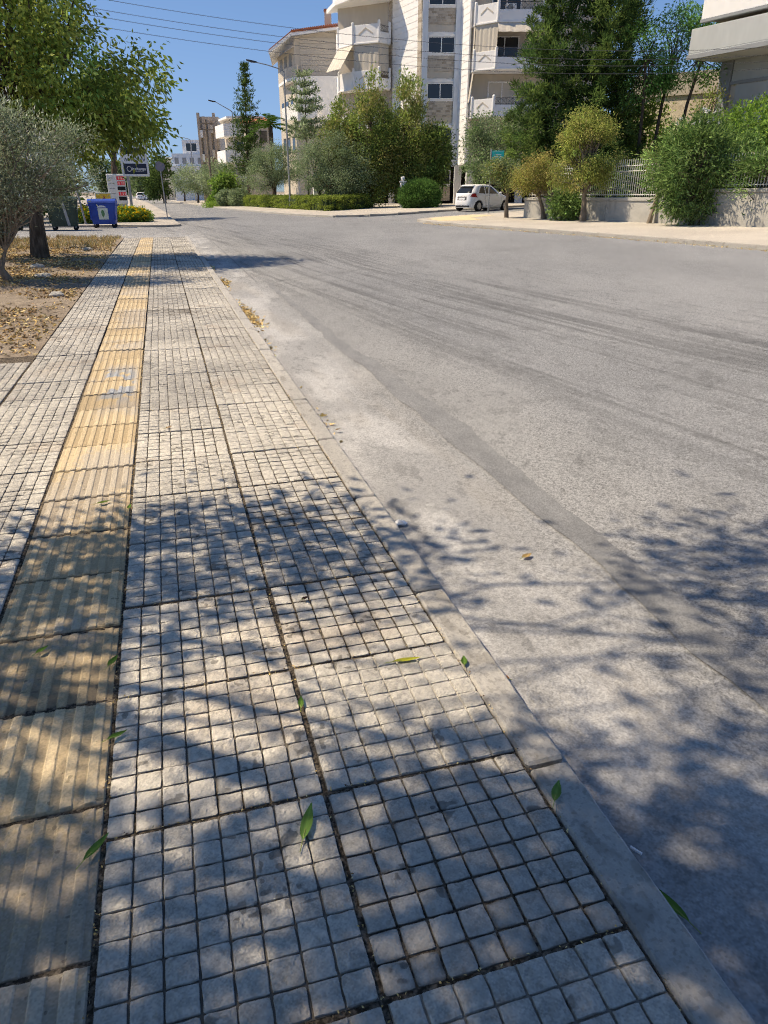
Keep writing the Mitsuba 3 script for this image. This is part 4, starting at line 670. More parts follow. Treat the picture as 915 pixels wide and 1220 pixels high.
a, b = (HM @ [-2.4, 6.2, 0, 1])[:2], (HM @ [0, 0, 0, 1])[:2]
for s in (1.0, 2.8, 4.7):
    for z, h in ((11.9, 1.6), (8.2, 1.5), (5.0, 1.5)): m, _ = on_edge(a, b, s, s + 0.9, z, z + h, 0.002, 0.04); add(Hh + '__window', m, 'window_glass' if z < 11 else 'shutter_grey')
add(Hh + '__lower_balcony', tr(hull([(-1.6, 1.2, z) for z in (8.0, 8.9)] + [(0.3, -2.2, z) for z in (7.6, 9.1)] + [(2.2, -2.2, z) for z in (7.9, 8.9)] + [(2.2, -0.92, z) for z in (7.9, 8.9)]), HM), 'paint_white')

Fl = thing('white_flats', 'white block of flats with wrap round corner balconies far behind the tall conifer', 'building'); FM = frame(8.9, 95.0, -0.28)
add(Fl + '__wall', tr(prism([(0.3, 0.4), (3.6, 0.4), (3.6, 9), (-2.2, 9), (-1.4, 4)], 0.0, 9.2), FM), 'paint_beige')
add(Fl + '__roof_slab', tr(prism([(-0.2, -0.2), (3.9, -0.2), (3.9, 9.2), (-2.5, 9.2), (-2.0, 4)], 9.203, 9.4), FM), 'paint_white')
for z in (1.9, 4.6, 7.3):
    k = add(Fl + '__balcony', tr(prism([(-0.5, -0.8), (1.9, -0.8), (1.9, 0.39), (0.29, 0.39), (-1.3, 3.5), (-2.3, 3.2)], z, z + 0.15), FM), 'paint_white')
    add(k + '__parapet', tr(prism([(-0.5, -0.8), (1.9, -0.8), (1.9, -0.65), (-0.4, -0.65), (-2.1, 3.2), (-2.3, 3.2)], z + 0.153, z + 1.3), FM), 'paint_white')
    add(Fl + '__window', tr(bx(0.7, 1.8, 0.33, 0.397, z + 0.2, z + 2.2), FM), 'window_glass'); add(Fl + '__window', tr(bx(2.5, 3.3, 0.33, 0.397, z + 0.9, z + 2.0), FM), 'window_glass')
add(Fl + '__tower', tr(bx(2.1, 3.0, -0.5, 0.38, 0, 9.1), FM), 'paint_white')
Tw = thing('brown_flats', 'narrow brown and cream striped block of flats beside the white flats', 'building'); TM = frame(6.0, 106.0, -0.2)
add(Tw + '__wall', tr(bx(0, 2.6, 0, 8, 0, 10.2), TM), 'paint_beige')
for k, x in enumerate((0.0, 0.62, 1.3, 1.95)): add(Tw + '__fin', tr(bx(x, x + 0.33, -0.5 + 0.1 * (k % 2), -0.003, 0.2, 10.6 - 0.4 * (k % 3)), TM), 'paint_brown')
for z in (2.2, 5.0, 7.8): 
    add(Tw + '__balcony', tr(bx(0.34, 0.61, -0.75, -0.004, z, z + 0.9), TM), 'paint_white'); add(Tw + '__balcony', tr(bx(1.64, 1.94, -0.75, -0.004, z + 0.5, z + 1.4), TM), 'paint_beige')
    add(Tw + '__window', tr(bx(0.96, 1.29, -0.06, -0.004, z, z + 1.4), TM), 'window_glass'); add(Tw + '__window', tr(bx(2.3, 2.55, -0.06, -0.004, z, z + 1.4), TM), 'window_glass')
Bl = thing('pale_blue_building', 'pale blue white stepped building far down the street behind the olive row', 'building'); LM_ = frame(2.6, 131, -0.15)
add(Bl + '__wall', tr(bx(0.3, 5.6, 0, 9, 0, 7.0), LM_), 'paint_blue'); add(Bl + '__upper_storey', tr(bx(2.0, 5.4, 0.8, 8, 7.003, 9.0), LM_), 'paint_white')
add(Bl + '__parapet', tr(bx(0.1, 5.75, -0.7, -0.003, 4.2, 5.2), LM_), 'paint_white')
for x in (0.7, 1.9, 3.1, 4.3): add(Bl + '__window', tr(bx(x, x + 0.6, -0.05, -0.003, 5.5, 6.4), LM_), 'shutter_grey')
window(Bl, LM_, 2.6, 4.2, 7.4, 8.5, 0.75)
Wh = thing('small_white_house', 'small cream house at the far end of the street right of the round sign', 'building')
add(Wh + '__wall', bx(1.0, 3.0, 141, 147, 0, 6.6), 'paint_beige'); add(Wh + '__roof_slab', bx(0.8, 3.2, 140.7, 147.3, 6.603, 6.85), 'paint_white'); add(Wh + '__window', bx(1.4, 2.2, 140.92, 140.997, 4.4, 5.6), 'window_glass')
Rh = thing('far_house', 'low house with a red roof edge behind the palm tree', 'building')
add(Rh + '__wall', bx(10.4, 13.4, 92, 99, 0, 8.6), 'paint_beige'); add(Rh + '__roof', hull([(10.1, 91.6, 8.603), (13.7, 91.6, 8.603), (10.1, 99.4, 8.603), (13.7, 99.4, 8.603), (11, 95.5, 9.5), (13, 95.5, 9.5)]), 'roof_tile')
for x in (10.7, 12.0): add(Rh + '__window', bx(x, x + 0.8, 91.93, 91.997, 6.6, 7.8), 'window_glass')

Oh = thing('modern_house', 'grey and cream house with stacked overhanging balcony walls at the upper right', 'building')
a, b = (25.05, 34.2), (28.2, 19.3)
def og(s0, s1, t0, t1, z0, z1, key, m, ch=0.0): 
    q, L = on_edge(a, b, s0, s1, z0, z1, -t1, -t0, ch); return add(Oh + '__' + key, q, m)
og(0, 15, 0.0, 0.25, 7.45, 8.45, 'balcony_wall', 'paint_grey', 0.015); og(0.003, 15, 0.0, 2.15, 7.25, 7.447, 'balcony_floor', 'paint_grey'); og(-0.04, 15, -0.04, 0.1, 7.22, 7.40, 'drip_edge', 'shutter_grey')
og(0, 0.25, 0.253, 6, 7.45, 8.45, 'balcony_wall', 'paint_grey')
og(0.35, 15, 0.12, 0.4, 8.78, 10.9, 'upper_balcony_wall', 'paint_white', 0.015); og(0.35, 15, 0.402, 2.15, 8.78, 8.95, 'upper_balcony_floor', 'paint_brown'); og(0.33, 15, 0.08, 0.39, 8.66, 8.777, 'drip_edge', 'shutter_grey')
og(0.3, 15, 2.2, 9, 0.5, 11, 'wall', 'paint_beige'); og(0.3, 0.95, 2.05, 2.197, 0.7, 7.24, 'corner_column', 'shutter_grey')
og(1.0, 6.5, 2.1, 2.197, 6.35, 7.24, 'upper_shutter', 'paint_grey'); og(0.97, 6.5, 2.06, 2.197, 6.2, 6.347, 'shutter_rail', 'shutter_grey'); og(1.3, 6.5, 2.12, 2.197, 3.0, 6.197, 'shutter', 'paint_grey')
Ch = thing('cream_house', 'textured cream house wall seen behind the trees beneath the grey balcony', 'building'); CM = frame(27.2, 41.5, -0.95)
add(Ch + '__wall', tr(bx(0, 9, 0, 9, 0.4, 6.4), CM), 'cream_render')
def f_cream(p, n, uv):
    g = fbm(p.x * 5, p.y * 5, p.z * 5, 4); v, s, w = voronoi((p.x - p.y) * 3.2, p.z * 4.2)
    return mix((0.55, 0.46, 0.34), (0.74, 0.66, 0.53), dr.clip(0.5 * w + 0.7 * g, 0, 1)) * mix((0.72, 0.72, 0.72), (1, 1, 1), smoothstep(0.02, 0.10, s - v))
mat('cream_render', f_cream, 0.95, 0.1)
add(Ch + '__parapet', tr(bx(-0.1, 9.1, -0.1, 9.1, 6.403, 7.5), CM), 'paint_beige'); add(Ch + '__step', tr(bx(-2.2, -0.003, 0.5, 7, 0.4, 5.6), CM), 'paint_beige')
window(Ch, CM, 4.8, 6.0, 3.2, 4.6, -0.1)

for u, d, z, lab in ((4.9, -1.26, 13.4, 0), (2.75, -1.26, 10.6, 0)):
    q = add(B + '__air_conditioner', tr(bx(u - 0.4, u + 0.4, d - 0.32, d - 0.02, z, z + 0.55, 0.03), BM), 'paint_white'); add(q + '__fan_grille', tr(moved(trimesh.creation.cylinder(0.22, 0.03, sections=20).apply_transform(trimesh.transformations.rotation_matrix(math.pi / 2, [1, 0, 0])), u - 0.08, d - 0.325, z + 0.28), BM), 'shutter_grey')
# low wall with the pale fence
Wl = thing('garden_wall', 'low stepped concrete wall with a coping along the right hand pavement', 'wall')
w1, w0 = (15.65, 31.4), (19.3, 14.1); WM, WL = along(w1, w0); s1 = 7.55
def wz(m): m.vertices[:, 2] += zt(m.vertices[:, 0]); return m
def wseg(s0, s2, z0, z1, y0, y1, ch=0.0): return wz(tr(bx(s0, s2, y0, y1, z0, z1, ch), WM))
for k in range(3): add(Wl + '__wall_section', wseg(0 + 2.52 * k, 2.505 + 2.52 * k, -0.1, 0.84, 0, 0.22, 0.008), 'wall_concrete')
for k in range(4): add(Wl + '__wall_section', wseg(s1 + 0.004 + 2.52 * k, s1 + 2.512 + 2.52 * k, -0.1, 1.12, 0, 0.22, 0.008), 'wall_concrete')
add(Wl + '__coping', wseg(-0.03, s1 - 0.003, 0.843, 0.96, -0.045, 0.26, 0.015), 'wall_concrete'); add(Wl + '__coping', wseg(s1 - 0.1, WL, 1.123, 1.24, -0.045, 0.26, 0.015), 'wall_concrete'); add(Wl + '__coping', wseg(s1 - 0.1, s1, 0.963, 1.12, -0.045, 0.26), 'wall_concrete')
m, _ = on_edge((22.5, 35.6), w1, 0, 8.0, 0.1, 1.22, -0.22, 0, 0.01); add(Wl + '__wall_section', m, 'wall_concrete')
Fe = thing('pale_fence', 'pale metal railing of thin upright bars standing on the low wall', 'fence')
bar = {}; hb_ = 1.30
for sec, (sa, sb, zb) in enumerate(((0.15, s1 - 0.15, 0.96), (s1 + 0.1, WL - 0.5, 1.24))):
    hb_ = 1.30 - 0.28 * sec
    for z in (zb + 0.1, zb + hb_ - 0.40, zb + hb_ - 0.22): add(Fe + '__rail', wz(tr(tube([[sa, 0.11, z], [sb, 0.11, z]], 0.017, 6), WM)), 'iron_pale')
    bar[sec] = mikit.ply(tube([[0, 0, zb + 0.04], [0, 0, zb + hb_]], 0.0135, 6), 'iron_pale')
    n = int((sb - sa) / 0.105)
    for j in range(n):
        p = WM @ np.array([sa + 0.05 + 0.105 * j, 0.11, 0, 1]); add(Fe + '__pale', bar[sec], None, to_world=T().translate([p[0], p[1], float(zt(p[0]))]))
for x, y, lab in ((16.95, 53.4, 'white square gate pillar with a ball on top beside the round bush'),):
    k = thing('gate_pillar', lab, 'pillar'); z = float(zt(x)); add(k + '__shaft', bx(x - 0.17, x + 0.17, y - 0.17, y + 0.17, z, z + 1.75, 0.02), 'paint_white'); add(k + '__cap', bx(x - 0.22, x + 0.22, y - 0.22, y + 0.22, z + 1.753, z + 1.85, 0.02), 'paint_white'); add(k + '__ball', moved(trimesh.creation.icosphere(2, 0.16), x, y, z + 2.0), 'paint_white', smooth=True)
for x, y, lab in ((11.6, 58.6, 'left of two short white posts under the big olive trees'), (12.3, 57.9, 'right of two short white posts under the big olive trees')):
    k = thing('white_post', lab, 'post'); z = float(zt(x)); add(k + '__shaft', bx(x - 0.16, x + 0.16, y - 0.16, y + 0.16, z, z + 1.9, 0.03), 'paint_white'); add(k + '__cap', bx(x - 0.19, x + 0.19, y - 0.19, y + 0.19, z + 1.903, z + 1.97, 0.02), 'paint_white')

# ------------------------------------------------------------------ street furniture
def street_lamp(x, y, z1, hx, hz, label):
    k = thing('street_lamp', label, 'street lamp'); z = float(zt(x))
    add(k + '__pole', cat([tube([[x, y, z], [x, y, z1]], [0.085, 0.05], 10), cyl(x, y, z, z + 0.9, 0.11, 10)]), 'galvanised', smooth=40)
    add(k + '__arm', tube([[x, y, z1 - 0.02], [x - 0.15, y, z1 + 0.12], [x + (hx - x) * 0.5, y, (z1 + hz) / 2 + 0.12], [hx + 0.4, y, hz]], [0.045, 0.042, 0.035, 0.03], 8), 'galvanised', smooth=True)
    add(k + '__lamp_head', hull([(hx + 0.45, y + s * 0.05, hz + t) for s in (-1, 1) for t in (-0.03, 0.05)] + [(hx + 0.1, y + s * 0.14, hz + t) for s in (-1, 1) for t in (-0.02, 0.1)] + [(hx - 0.3, y + s * 0.09, hz + 0.12 + t) for s in (-1, 1) for t in (-0.03, 0.04)]), 'iron_dark')
street_lamp(9.87, 60, 9.45, 7.5, 9.95, 'nearer grey street lamp with a long arm before the tile roofed house')
street_lamp(8.3, 84, 8.9, 6.3, 9.75, 'farther grey street lamp beside the tall conifer')
street_lamp(5.4, 118, 8.2, 3.4, 8.6, 'farthest thin street lamp among the far olive trees')
k = thing('utility_pole', 'wooden utility pole with cross arms before the brown flats', 'pole')
add(k + '__pole', tube([[6.0, 90, 0], [5.95, 90, 8.6]], [0.14, 0.10], 9), 'bark_pale', smooth=True)
for z in (7.6, 8.2): add(k + '__cross_arm', bx(5.2, 6.8, 89.85, 89.94, z, z + 0.1), 'bark_pale')
for x in (-7.2, 29.5):
    k = thing('utility_pole', 'wooden utility pole carrying the cables ' + ('on the left behind the big tree' if x < 0 else 'on the right beyond the picture'), 'pole'); add(k + '__pole', tube([[x, 25.2, -0.1], [x, 25.2, 8.2]], [0.16, 0.11], 9), 'bark_pale', smooth=True); add(k + '__cross_arm', bx(x - 0.05, x + 0.05, 24.5, 25.9, 7.75, 7.85), 'bark_pale')
for j, (dz, dy, lab) in enumerate(((0, 0, 'uppermost'), (-0.23, 0.15, 'second'), (-0.45, -0.1, 'third'), (-0.66, 0.05, 'lowest'))):
    k = thing('overhead_cable', lab + ' of the four thin cables crossing the sky above the street', 'cable'); x = np.linspace(-7.2, 29.5, 60); add(k, tube(np.column_stack([x, np.full(60, 25 + dy), 5.75 + dz + 0.0042 * (x - 11.15) ** 2]), 0.0065, 5), 'cable_grey')
def car(x, y, z, ang, label, paint='car_paint', full=True):
    k = thing('parked_car', label, 'car'); M = T().translate([x, y, z]).rotate([0, 0, 1], ang)
    for part, (m, b, s) in CAR.items():
        if not full and part.count('_') > 1 and 'wheel' not in part: continue
        nm = part.rstrip('0123456789'); key = k + '__' + nm
        add(key, m, None, to_world=M) if nm != 'body' else add(key, {**m, 'bsdf': {'type': 'ref', 'id': paint}}, None, to_world=M)
    return k
# hatchback: stacked rounded outlines
ZS = np.array([0.20, 0.26, 0.40, 0.55, 0.70, 0.84, 0.95, 1.02, 1.10, 1.22, 1.34, 1.43, 1.485, 1.51])
XR = np.array([-1.86, -1.92, -1.95, -1.95, -1.92, -1.90, -1.88, -1.85, -1.79, -1.68, -1.56, -1.46, -1.25, -0.9])
XF = np.array([1.80, 1.88, 1.94, 1.93, 1.86, 1.72, 1.28, 1.05, 0.90, 0.68, 0.46, 0.26, 0.02, -0.3])
HW = np.array([0.78, 0.82, 0.845, 0.85, 0.85, 0.845, 0.83, 0.81, 0.785, 0.74, 0.695, 0.655, 0.60, 0.45])
def car_y(x, z):
    a, b, w = np.interp(z, ZS, XR), np.interp(z, ZS, XF), np.interp(z, ZS, HW); u = np.clip(np.abs((x - (a + b) / 2) / ((b - a) / 2)), 0, 0.999); return w * (1 - u ** 5) ** (1 / 3.2)
th = np.linspace(0, 2 * np.pi, 73)[:-1]; V = []
zs = np.concatenate([np.linspace(ZS[i], ZS[i + 1], 4)[:-1] for i in range(13)] + [[1.51]])
for z in zs:
    a, b, w = np.interp(z, ZS, XR), np.interp(z, ZS, XF), np.interp(z, ZS, HW); c, s = np.cos(th), np.sin(th)
    V.append(np.column_stack([(a + b) / 2 + (b - a) / 2 * np.sign(c) * np.abs(c) ** 0.4, w * np.sign(s) * np.abs(s) ** 0.5, np.full(72, z)]))
V = np.vstack(V + [[[0.0, 0, 0.2]], [[-0.6, 0, 1.52]]]); F = []; nz = len(zs)
for i in range(nz - 1):
    for j in range(72): q = (j + 1) % 72; F += [[i * 72 + j, i * 72 + q, (i + 1) * 72 + q], [i * 72 + j, (i + 1) * 72 + q, (i + 1) * 72 + j]]
for j in range(72): q = (j + 1) % 72; F += [[nz * 72, q, j], [nz * 72 + 1, (nz - 1) * 72 + j, (nz - 1) * 72 + q]]
body = m3.Manifold(m3.Mesh(V.astype(np.float32), np.array(F, np.uint32)))
for wx in (-1.24, 1.27):
    body = body - m3.Manifold.cylinder(0.36, 0.355, 0.355, 32).rotate([90, 0, 0]).translate([wx, -0.52, 0.29]) - m3.Manifold.cylinder(0.36, 0.355, 0.355, 32).rotate([90, 0, 0]).translate([wx, 0.88, 0.29])
def side_piece(poly, s, off=0.004):
    g = Polygon(poly); v, f = trimesh.creation.triangulate_polygon(g, engine='earcut'); m = trimesh.Trimesh(np.column_stack([v, np.zeros(len(v))]), f).subdivide_to_size(0.12)
    x, z = m.vertices[:, 0], m.vertices[:, 1]; y = s * (car_y(x, z) + off); m = trimesh.Trimesh(np.column_stack([x, y, z]), m.faces, process=False)
    if (m.face_normals[:, 1] * s).mean() < 0: m.invert()
    return m
def end_piece(poly, which, off=0.005):
    g = Polygon(poly); v, f = trimesh.creation.triangulate_polygon(g, engine='earcut'); m = trimesh.Trimesh(np.column_stack([v, np.zeros(len(v))]), f).subdivide_to_size(0.1)
    y, z = m.vertices[:, 0], m.vertices[:, 1]; a, b, w = np.interp(z, ZS, XR), np.interp(z, ZS, XF), np.interp(z, ZS, HW)
    u = (1 - np.clip(np.abs(y / w), 0, 0.995) ** 4) ** 0.2; x = (a + b) / 2 + (b - a) / 2 * u * (1 if which > 0 else -1) + off * which
    m = trimesh.Trimesh(np.column_stack([x, y, z]), m.faces, process=False)
    if (m.face_normals[:, 0] * which).mean() < 0: m.invert()
    return m
def wheel(x, s):
    t = trimesh.creation.revolve(np.array([[0.19, -0.09], [0.285, -0.095], [0.305, -0.07], [0.305, 0.07], [0.285, 0.095], [0.19, 0.09], [0.19, -0.09]]), sections=28); t.apply_transform(trimesh.transformations.rotation_matrix(math.pi / 2, [1, 0, 0]))
    r_ = [moved(cyl(0, 0, -0.02, 0.02, 0.2, 20).apply_transform(trimesh.transformations.rotation_matrix(math.pi / 2, [1, 0, 0])), 0, s * 0.05, 0)]
    for i in range(8): r_.append(moved(bx(0.04, 0.2, -0.012, 0.012, -0.022, 0.022).apply_transform(trimesh.transformations.rotation_matrix(i * math.pi / 4, [0, 1, 0])), 0, s * 0.083, 0))
    r_.append(moved(cyl(0, 0, -0.02, 0.02, 0.055, 12).apply_transform(trimesh.transformations.rotation_matrix(math.pi / 2, [1, 0, 0])), 0, s * 0.085, 0))
    return moved(t, x, s * 0.745, 0.305), moved(cat(r_), x, s * 0.745, 0.305)
CAR = {'body': (mikit.ply(body, 'car_paint', smooth=35), 0, 0)}
def cp(n, m, b, s=False): CAR[n] = (mikit.ply(m, b, smooth=s), b, s)
for s in (-1, 1):
    q = '' if s < 0 else '1'
    cp('rear_side_window' + q, side_piece([(-1.28, 1.03), (-0.72, 1.0), (-0.70, 1.40), (-1.0, 1.40)], s), 'car_glass'); cp('front_side_window' + q, side_piece([(-0.64, 1.0), (0.62, 0.98), (0.12, 1.37), (-0.62, 1.40)], s), 'car_glass')
    cp('door_seam' + q, cat([side_piece([(x - 0.006, 0.32), (x + 0.006, 0.32), (x + 0.006, 0.98), (x - 0.006, 0.98)], s, 0.003) for x in (-0.68, 0.86)] + [side_piece([(-0.6, 0.30), (0.85, 0.30), (0.85, 0.312), (-0.6, 0.312)], s, 0.003)]), 'iron_dark')
    cp('door_handle' + q, bx(-0.6, -0.42, s * 0.862 - 0.012, s * 0.862 + 0.012, 0.86, 0.89, 0.005), 'white_plain'); cp('mirror' + q, moved(trimesh.creation.icosphere(2, 0.1).apply_scale([0.6, 1.1, 0.75]), 0.62, s * 0.93, 1.03), 'white_plain', True)
    cp('tail_light' + q, end_piece([(s * 0.58, 0.82), (s * 0.80, 0.80), (s * 0.76, 1.02), (s * 0.66, 1.0)], -1, 0.012), 'lamp_red'); cp('headlight' + q, end_piece([(s * 0.45, 0.62), (s * 0.78, 0.66), (s * 0.78, 0.80), (s * 0.5, 0.74)], 1, 0.012), 'window_glass')
    for x, e in ((-1.24, ''), (1.27, '2')):
        t, rm = wheel(x, s); n = 'wheel' + q + e; cp('tyre' + q + e, t, 'rubber', 35); cp('wheel_rim' + q + e, rm, 'alloy')
cp('rear_window', end_piece([(-0.60, 1.03), (0.60, 1.03), (0.50, 1.38), (-0.50, 1.38)], -1), 'car_glass'); cp('windscreen', end_piece([(-0.66, 1.02), (0.66, 1.02), (0.52, 1.42), (-0.52, 1.42)], 1), 'car_glass')
cp('number_plate', end_piece([(-0.26, 0.66), (0.26, 0.66), (0.26, 0.77), (-0.26, 0.77)], -1, 0.012), 'white_plain'); cp('plate_recess', end_piece([(-0.36, 0.63), (0.36, 0.63), (0.36, 0.83), (-0.36, 0.83)], -1, 0.006), 'iron_dark'); cp('lower_bumper', end_piece([(-0.55, 0.24), (0.55, 0.24), (0.55, 0.34), (-0.55, 0.34)], -1, 0.006), 'iron_dark')
cp('roof_spoiler', hull([(-1.5, s * 0.5, 1.44) for s in (-1, 1)] + [(-1.62, s * 0.46, 1.43) for s in (-1, 1)] + [(-1.3, s * 0.52, 1.485) for s in (-1, 1)]), 'white_plain')
car(19.5, 45.0, float(zt(19)) + 0.0, 27, 'white parked hatchback at the mouth of the side street on the right')
car(-3.0, 162, -0.17, 80, 'tiny silver car parked far down the street on the left'); 
car(-1.0, 175, -0.12, 80, 'dark car farthest away at the end of the street', 'iron_dark')

def bin_(name, x, y, z, w, d, h, label, m, extra=True, ang=0):
    k = thing(name, label, 'waste container'); R = lambda q: moved(rotz(q, math.radians(ang)), x, y, z); w2, d2 = w / 2, d / 2; b = 0.8
    add(k + '__body', R(hull([(s * w2 * b, t * d2 * 0.75, 0.17) for s in (-1, 1) for t in (-1, 1)] + [(s * w2 * 0.97, t * d2, h - 0.19) for s in (-1, 1) for t in (-1, 1)])), m)
    add(k + '__rim', R(bx(-w2, w2, -d2 - 0.03, d2 + 0.03, h - 0.188, h - 0.12, 0.015)), m)
    th = np.linspace(0, np.pi, 9); add(k + '__lid', R(hull([(s * w2 * 0.99, -math.cos(a) * (d2 + 0.02), h - 0.117 + 0.13 * math.sin(a)) for s in (-1, 1) for a in th])), m)
    for s in (-1, 1):
        add(k + '__lifting_arm', R(cat([cyl(0, 0, 0, 0.1, 0.03, 10).apply_transform(trimesh.transformations.rotation_matrix(s * math.pi / 2, [0, 1, 0])).apply_translation([s * w2 * 0.99, 0, h - 0.26]), bx(s * w2 * 0.88 - 0.02, s * w2 * 0.88 + 0.02, -d2 - 0.02, -d2 * 0.88, 0.35, h - 0.19)])), m)
    for sx in (-1, 1):
        for sy in (-1, 1):
            c = k + '__wheel'; t = trimesh.creation.cylinder(0.1, 0.05, sections=18); t.apply_transform(trimesh.transformations.rotation_matrix(math.pi / 2, [1, 0, 0])); t.apply_transform(trimesh.transformations.rotation_matrix(0.5 * sx, [0, 0, 1]))
            c = add(c, R(moved(t, sx * w2 * 0.66, sy * d2 * 0.62, 0.1)), 'rubber'); add(c + '__fork', R(bx(sx * w2 * 0.66 - 0.04, sx * w2 * 0.66 + 0.04, sy * d2 * 0.62 - 0.04, sy * d2 * 0.62 + 0.04, 0.12, 0.18)), 'galvanised')
    return k, R
k, R = bin_('recycling_bin', -2.52, 38.55, -0.07, 1.25, 0.8, 1.24, 'blue wheeled recycling bin with a pale sticker on its front', 'bin_blue', ang=-4)
fy = lambda zz: -0.4 * (0.75 + 0.25 * (zz - 0.17) / 0.88) - 0.006
st = hull([(x, fy(zz) + t, zz) for x, zz in ((-0.20, 0.37), (0.24, 0.37), (0.24, 0.86), (-0.20, 0.86)) for t in (0, -0.004)]); s_ = add(k + '__sticker', R(st), 'poster_pale')
add(s_ + '__leaf_mark', R(hull([(x, fy(zz) - 0.007, zz) for x, zz in ((0.0, 0.45), (0.09, 0.58), (0.07, 0.75), (0.0, 0.8), (-0.07, 0.7), (-0.05, 0.55))] + [(0.01, fy(0.6) - 0.010, 0.6)])), 'leaf_print')
add(k + '__sticker', R(hull([(x, fy(zz) + t, zz) for x, zz in ((-0.22, 0.88), (0.2, 0.9), (0.12, 0.95), (-0.05, 0.98), (-0.2, 0.93)) for t in (0, -0.004)])), 'white_plain')
k, R = bin_('waste_container', -4.05, 36.4, -0.07, 1.3, 0.9, 1.36, 'dark green waste container, the right one of the pair by the verge', 'bin_green', ang=3)
add(k + '__pale_strip', R(hull([(x, -0.45 * (0.75 + 0.25 * (z - 0.17) / 1.0) - 0.004 - t, z) for x, z in ((0.12, 0.2), (0.24, 0.2), (0.1, 1.1), (-0.0, 1.1)) for t in (0, 0.01)])), 'galvanised')
bin_('waste_container', -5.55, 36.7, -0.07, 1.3, 0.9, 1.36, 'dark green waste container, the left one of the pair, half behind the dark trunk', 'bin_green', ang=-3)
k = thing('leaning_post', 'thin pale grey post leaning beside the green containers', 'post'); add(k + '__shaft', tube([[-3.55, 40.5, 0.0], [-3.85, 40.5, 2.5]], 0.045, 8), 'galvanised', smooth=True); add(k + '__foot', cyl(-3.55, 40.5, 0.015, 0.06, 0.09, 10), 'galvanised')
def panel(M, x0, x1, z0, z1, t0, t1, ch=0.0): return tr(bx(x0, x1, -t1, -t0, z0, z1, ch), M)
def text(s, h, M, x, z, t, bold=False, slant=0.0):
    m = meshkit.text_mesh(s, h, 0.006, bold); m.vertices[:, 0] += slant * m.vertices[:, 1]; w = m.extents[0]
    m.apply_transform(np.array([[1, 0, 0, x - w / 2 - m.bounds[0][0]], [0, 0, -1, -t], [0, 1, 0, z], [0, 0, 0, 1.0]])); return tr(m, M)
k = thing('cafe_sign', 'white billboard with a cafe name in script above a navy charging panel', 'sign'); M = frame(-1.03, 47, 0.03)
add(k + '__board', panel(M, -0.74, 0.74, 2.28, 3.92, -0.12, 0.0, 0.012), 'white_plain'); add(k + '__pole', cyl(-1.5, 47.06, 0.02, 2.278, 0.085, 12), 'galvanised', smooth=40)
b = add(k + '__navy_panel', panel(M, -0.62, 0.62, 2.40, 2.93, 0.002, 0.012), 'navy'); add(k + '__dark_panel', panel(M, -0.62, 0.62, 3.42, 3.72, 0.002, 0.012), 'navy')
add(k + '__lettering', text('Nova café', 0.17, M, 0.03, 3.06, 0.004, False, 0.28), 'black_plain'); add(b + '__lettering', text('incharge', 0.135, M, 0.20, 2.60, 0.014, True), 'white_plain')
ring = trimesh.creation.annulus(0.11, 0.135, 0.005, segments=24); ring.apply_transform(np.array([[1, 0, 0, -0.33], [0, 0, -1, -0.014], [0, 1, 0, 2.66], [0, 0, 0, 1.0]])); add(b + '__ring_mark', tr(ring, M), 'white_plain'); add(b + '__fine_print', panel(M, 0.0, 0.42, 2.52, 2.535, 0.0125, 0.015), 'white_plain')
k = thing('price_board', 'white fuel price board with red number displays beside the bin', 'sign'); M = frame(-2.2, 48, 0.05)
add(k + '__board', panel(M, -0.52, 0.5, 0.82, 2.42, -0.1, 0.0, 0.03), 'white_plain'); add(k + '__base', panel(M, -0.47, 0.45, 0.02, 0.817, -0.08, -0.02), 'galvanised')
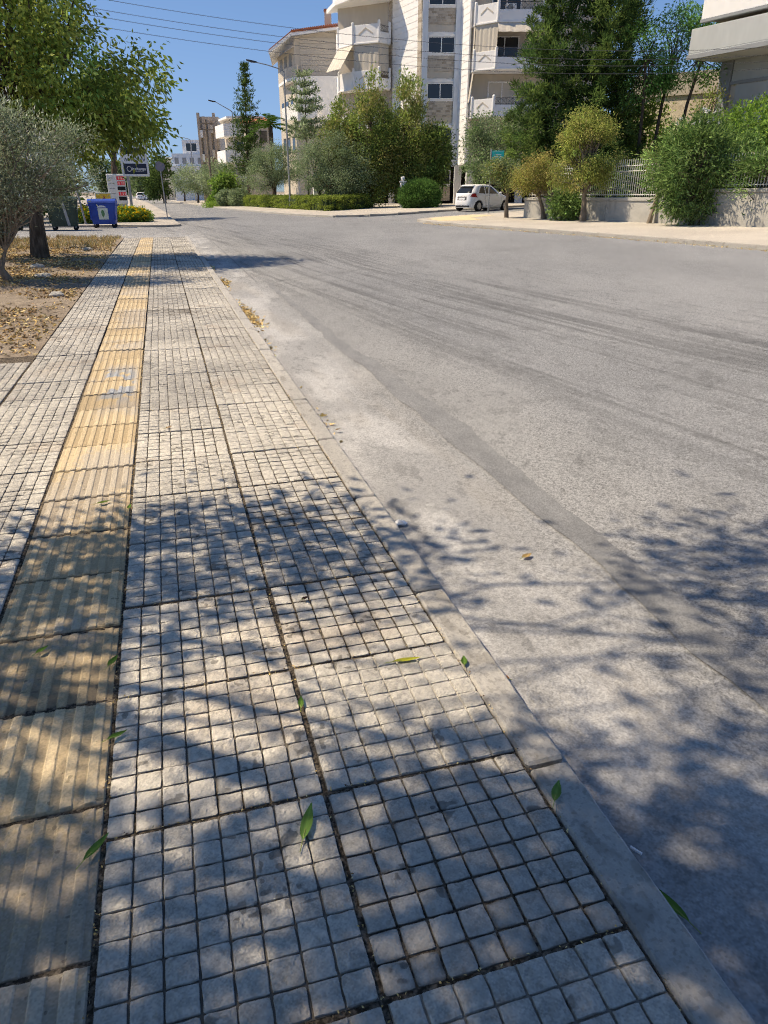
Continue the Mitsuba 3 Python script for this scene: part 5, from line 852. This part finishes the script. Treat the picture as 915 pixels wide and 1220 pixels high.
for j, (z, red) in enumerate(((2.1, 1), (1.83, 1), (1.56, 0), (1.27, 1), (1.02, 0))):
    q = add(k + '__display', panel(M, 0.03 + 0.02 * (j % 2), 0.46, z, z + 0.2, 0.002, 0.012), 'red_panel' if red else 'black_plain')
    if red:
        for x in (0.12, 0.27, 0.38): add(q + '__digit_stroke', panel(M, x, x + 0.05, z + 0.03, z + 0.17, 0.0125, 0.016), 'pink_panel')
    add(k + '__fine_print', panel(M, -0.42, -0.12, z + 0.09, z + 0.12, 0.002, 0.006), 'galvanised')
k = thing('yellow_poster', 'yellow notice board with a red figure behind the blue bin', 'sign'); M = frame(-2.62, 42, 0)
add(k + '__board', panel(M, -0.42, 0.36, 0.7, 1.44, -0.03, 0.0, 0.008), 'poster_pale'); add(k + '__yellow_print', panel(M, -0.38, 0.32, 0.74, 1.40, 0.002, 0.006), 'poster_yellow')
add(k + '__red_figure', tr(hull([(x, -0.007 - t, z) for x, z in ((-0.12, 0.8), (0.14, 0.8), (0.05, 1.15), (0.0, 1.34), (-0.05, 1.15)) for t in (0, 0.004)]), M), 'lamp_red')
for x in (-0.36, 0.3): add(k + '__leg', panel(M, x - 0.025, x + 0.025, 0.015, 0.697, -0.03, -0.002), 'galvanised')
k = thing('round_road_sign', 'round road sign seen from behind on a thin leaning pole at the corner', 'road sign')
add(k + '__pole', tube([[0.41, 46, 0.015], [0.31, 46, 3.02]], 0.032, 10), 'galvanised', smooth=True); q = trimesh.creation.cylinder(0.26, 0.012, sections=32); q.apply_transform(trimesh.transformations.rotation_matrix(math.pi / 2, [1, 0, 0])); add(k + '__disc', moved(q, 0.325, 45.93, 2.78), 'sign_back')
mat('sign_back', (0.20, 0.19, 0.235), 0.5, 0.4)
k = thing('street_name_sign', 'teal street name sign on a slim pole in front of the white car', 'sign'); M = frame(16.85, 38, -0.3)
add(k + '__pole', cyl(16.85, 38, 0.4, 3.5, 0.036, 10), 'shutter_grey', smooth=40); b = add(k + '__plate', panel(M, 0.04, 0.66, 2.92, 3.42, -0.008, 0.008, 0.003), 'teal_sign')
for x0, x1, z0, z1 in ((0.10, 0.6, 3.365, 3.378), (0.10, 0.6, 2.96, 2.973), (0.18, 0.52, 3.23, 3.26), (0.15, 0.55, 3.12, 3.165), (0.2, 0.5, 3.03, 3.05)): add(b + '__print', panel(M, x0, x1, z0, z1, 0.0085, 0.0105), 'white_plain')
scene = {k: v for k, v in scene.items()}
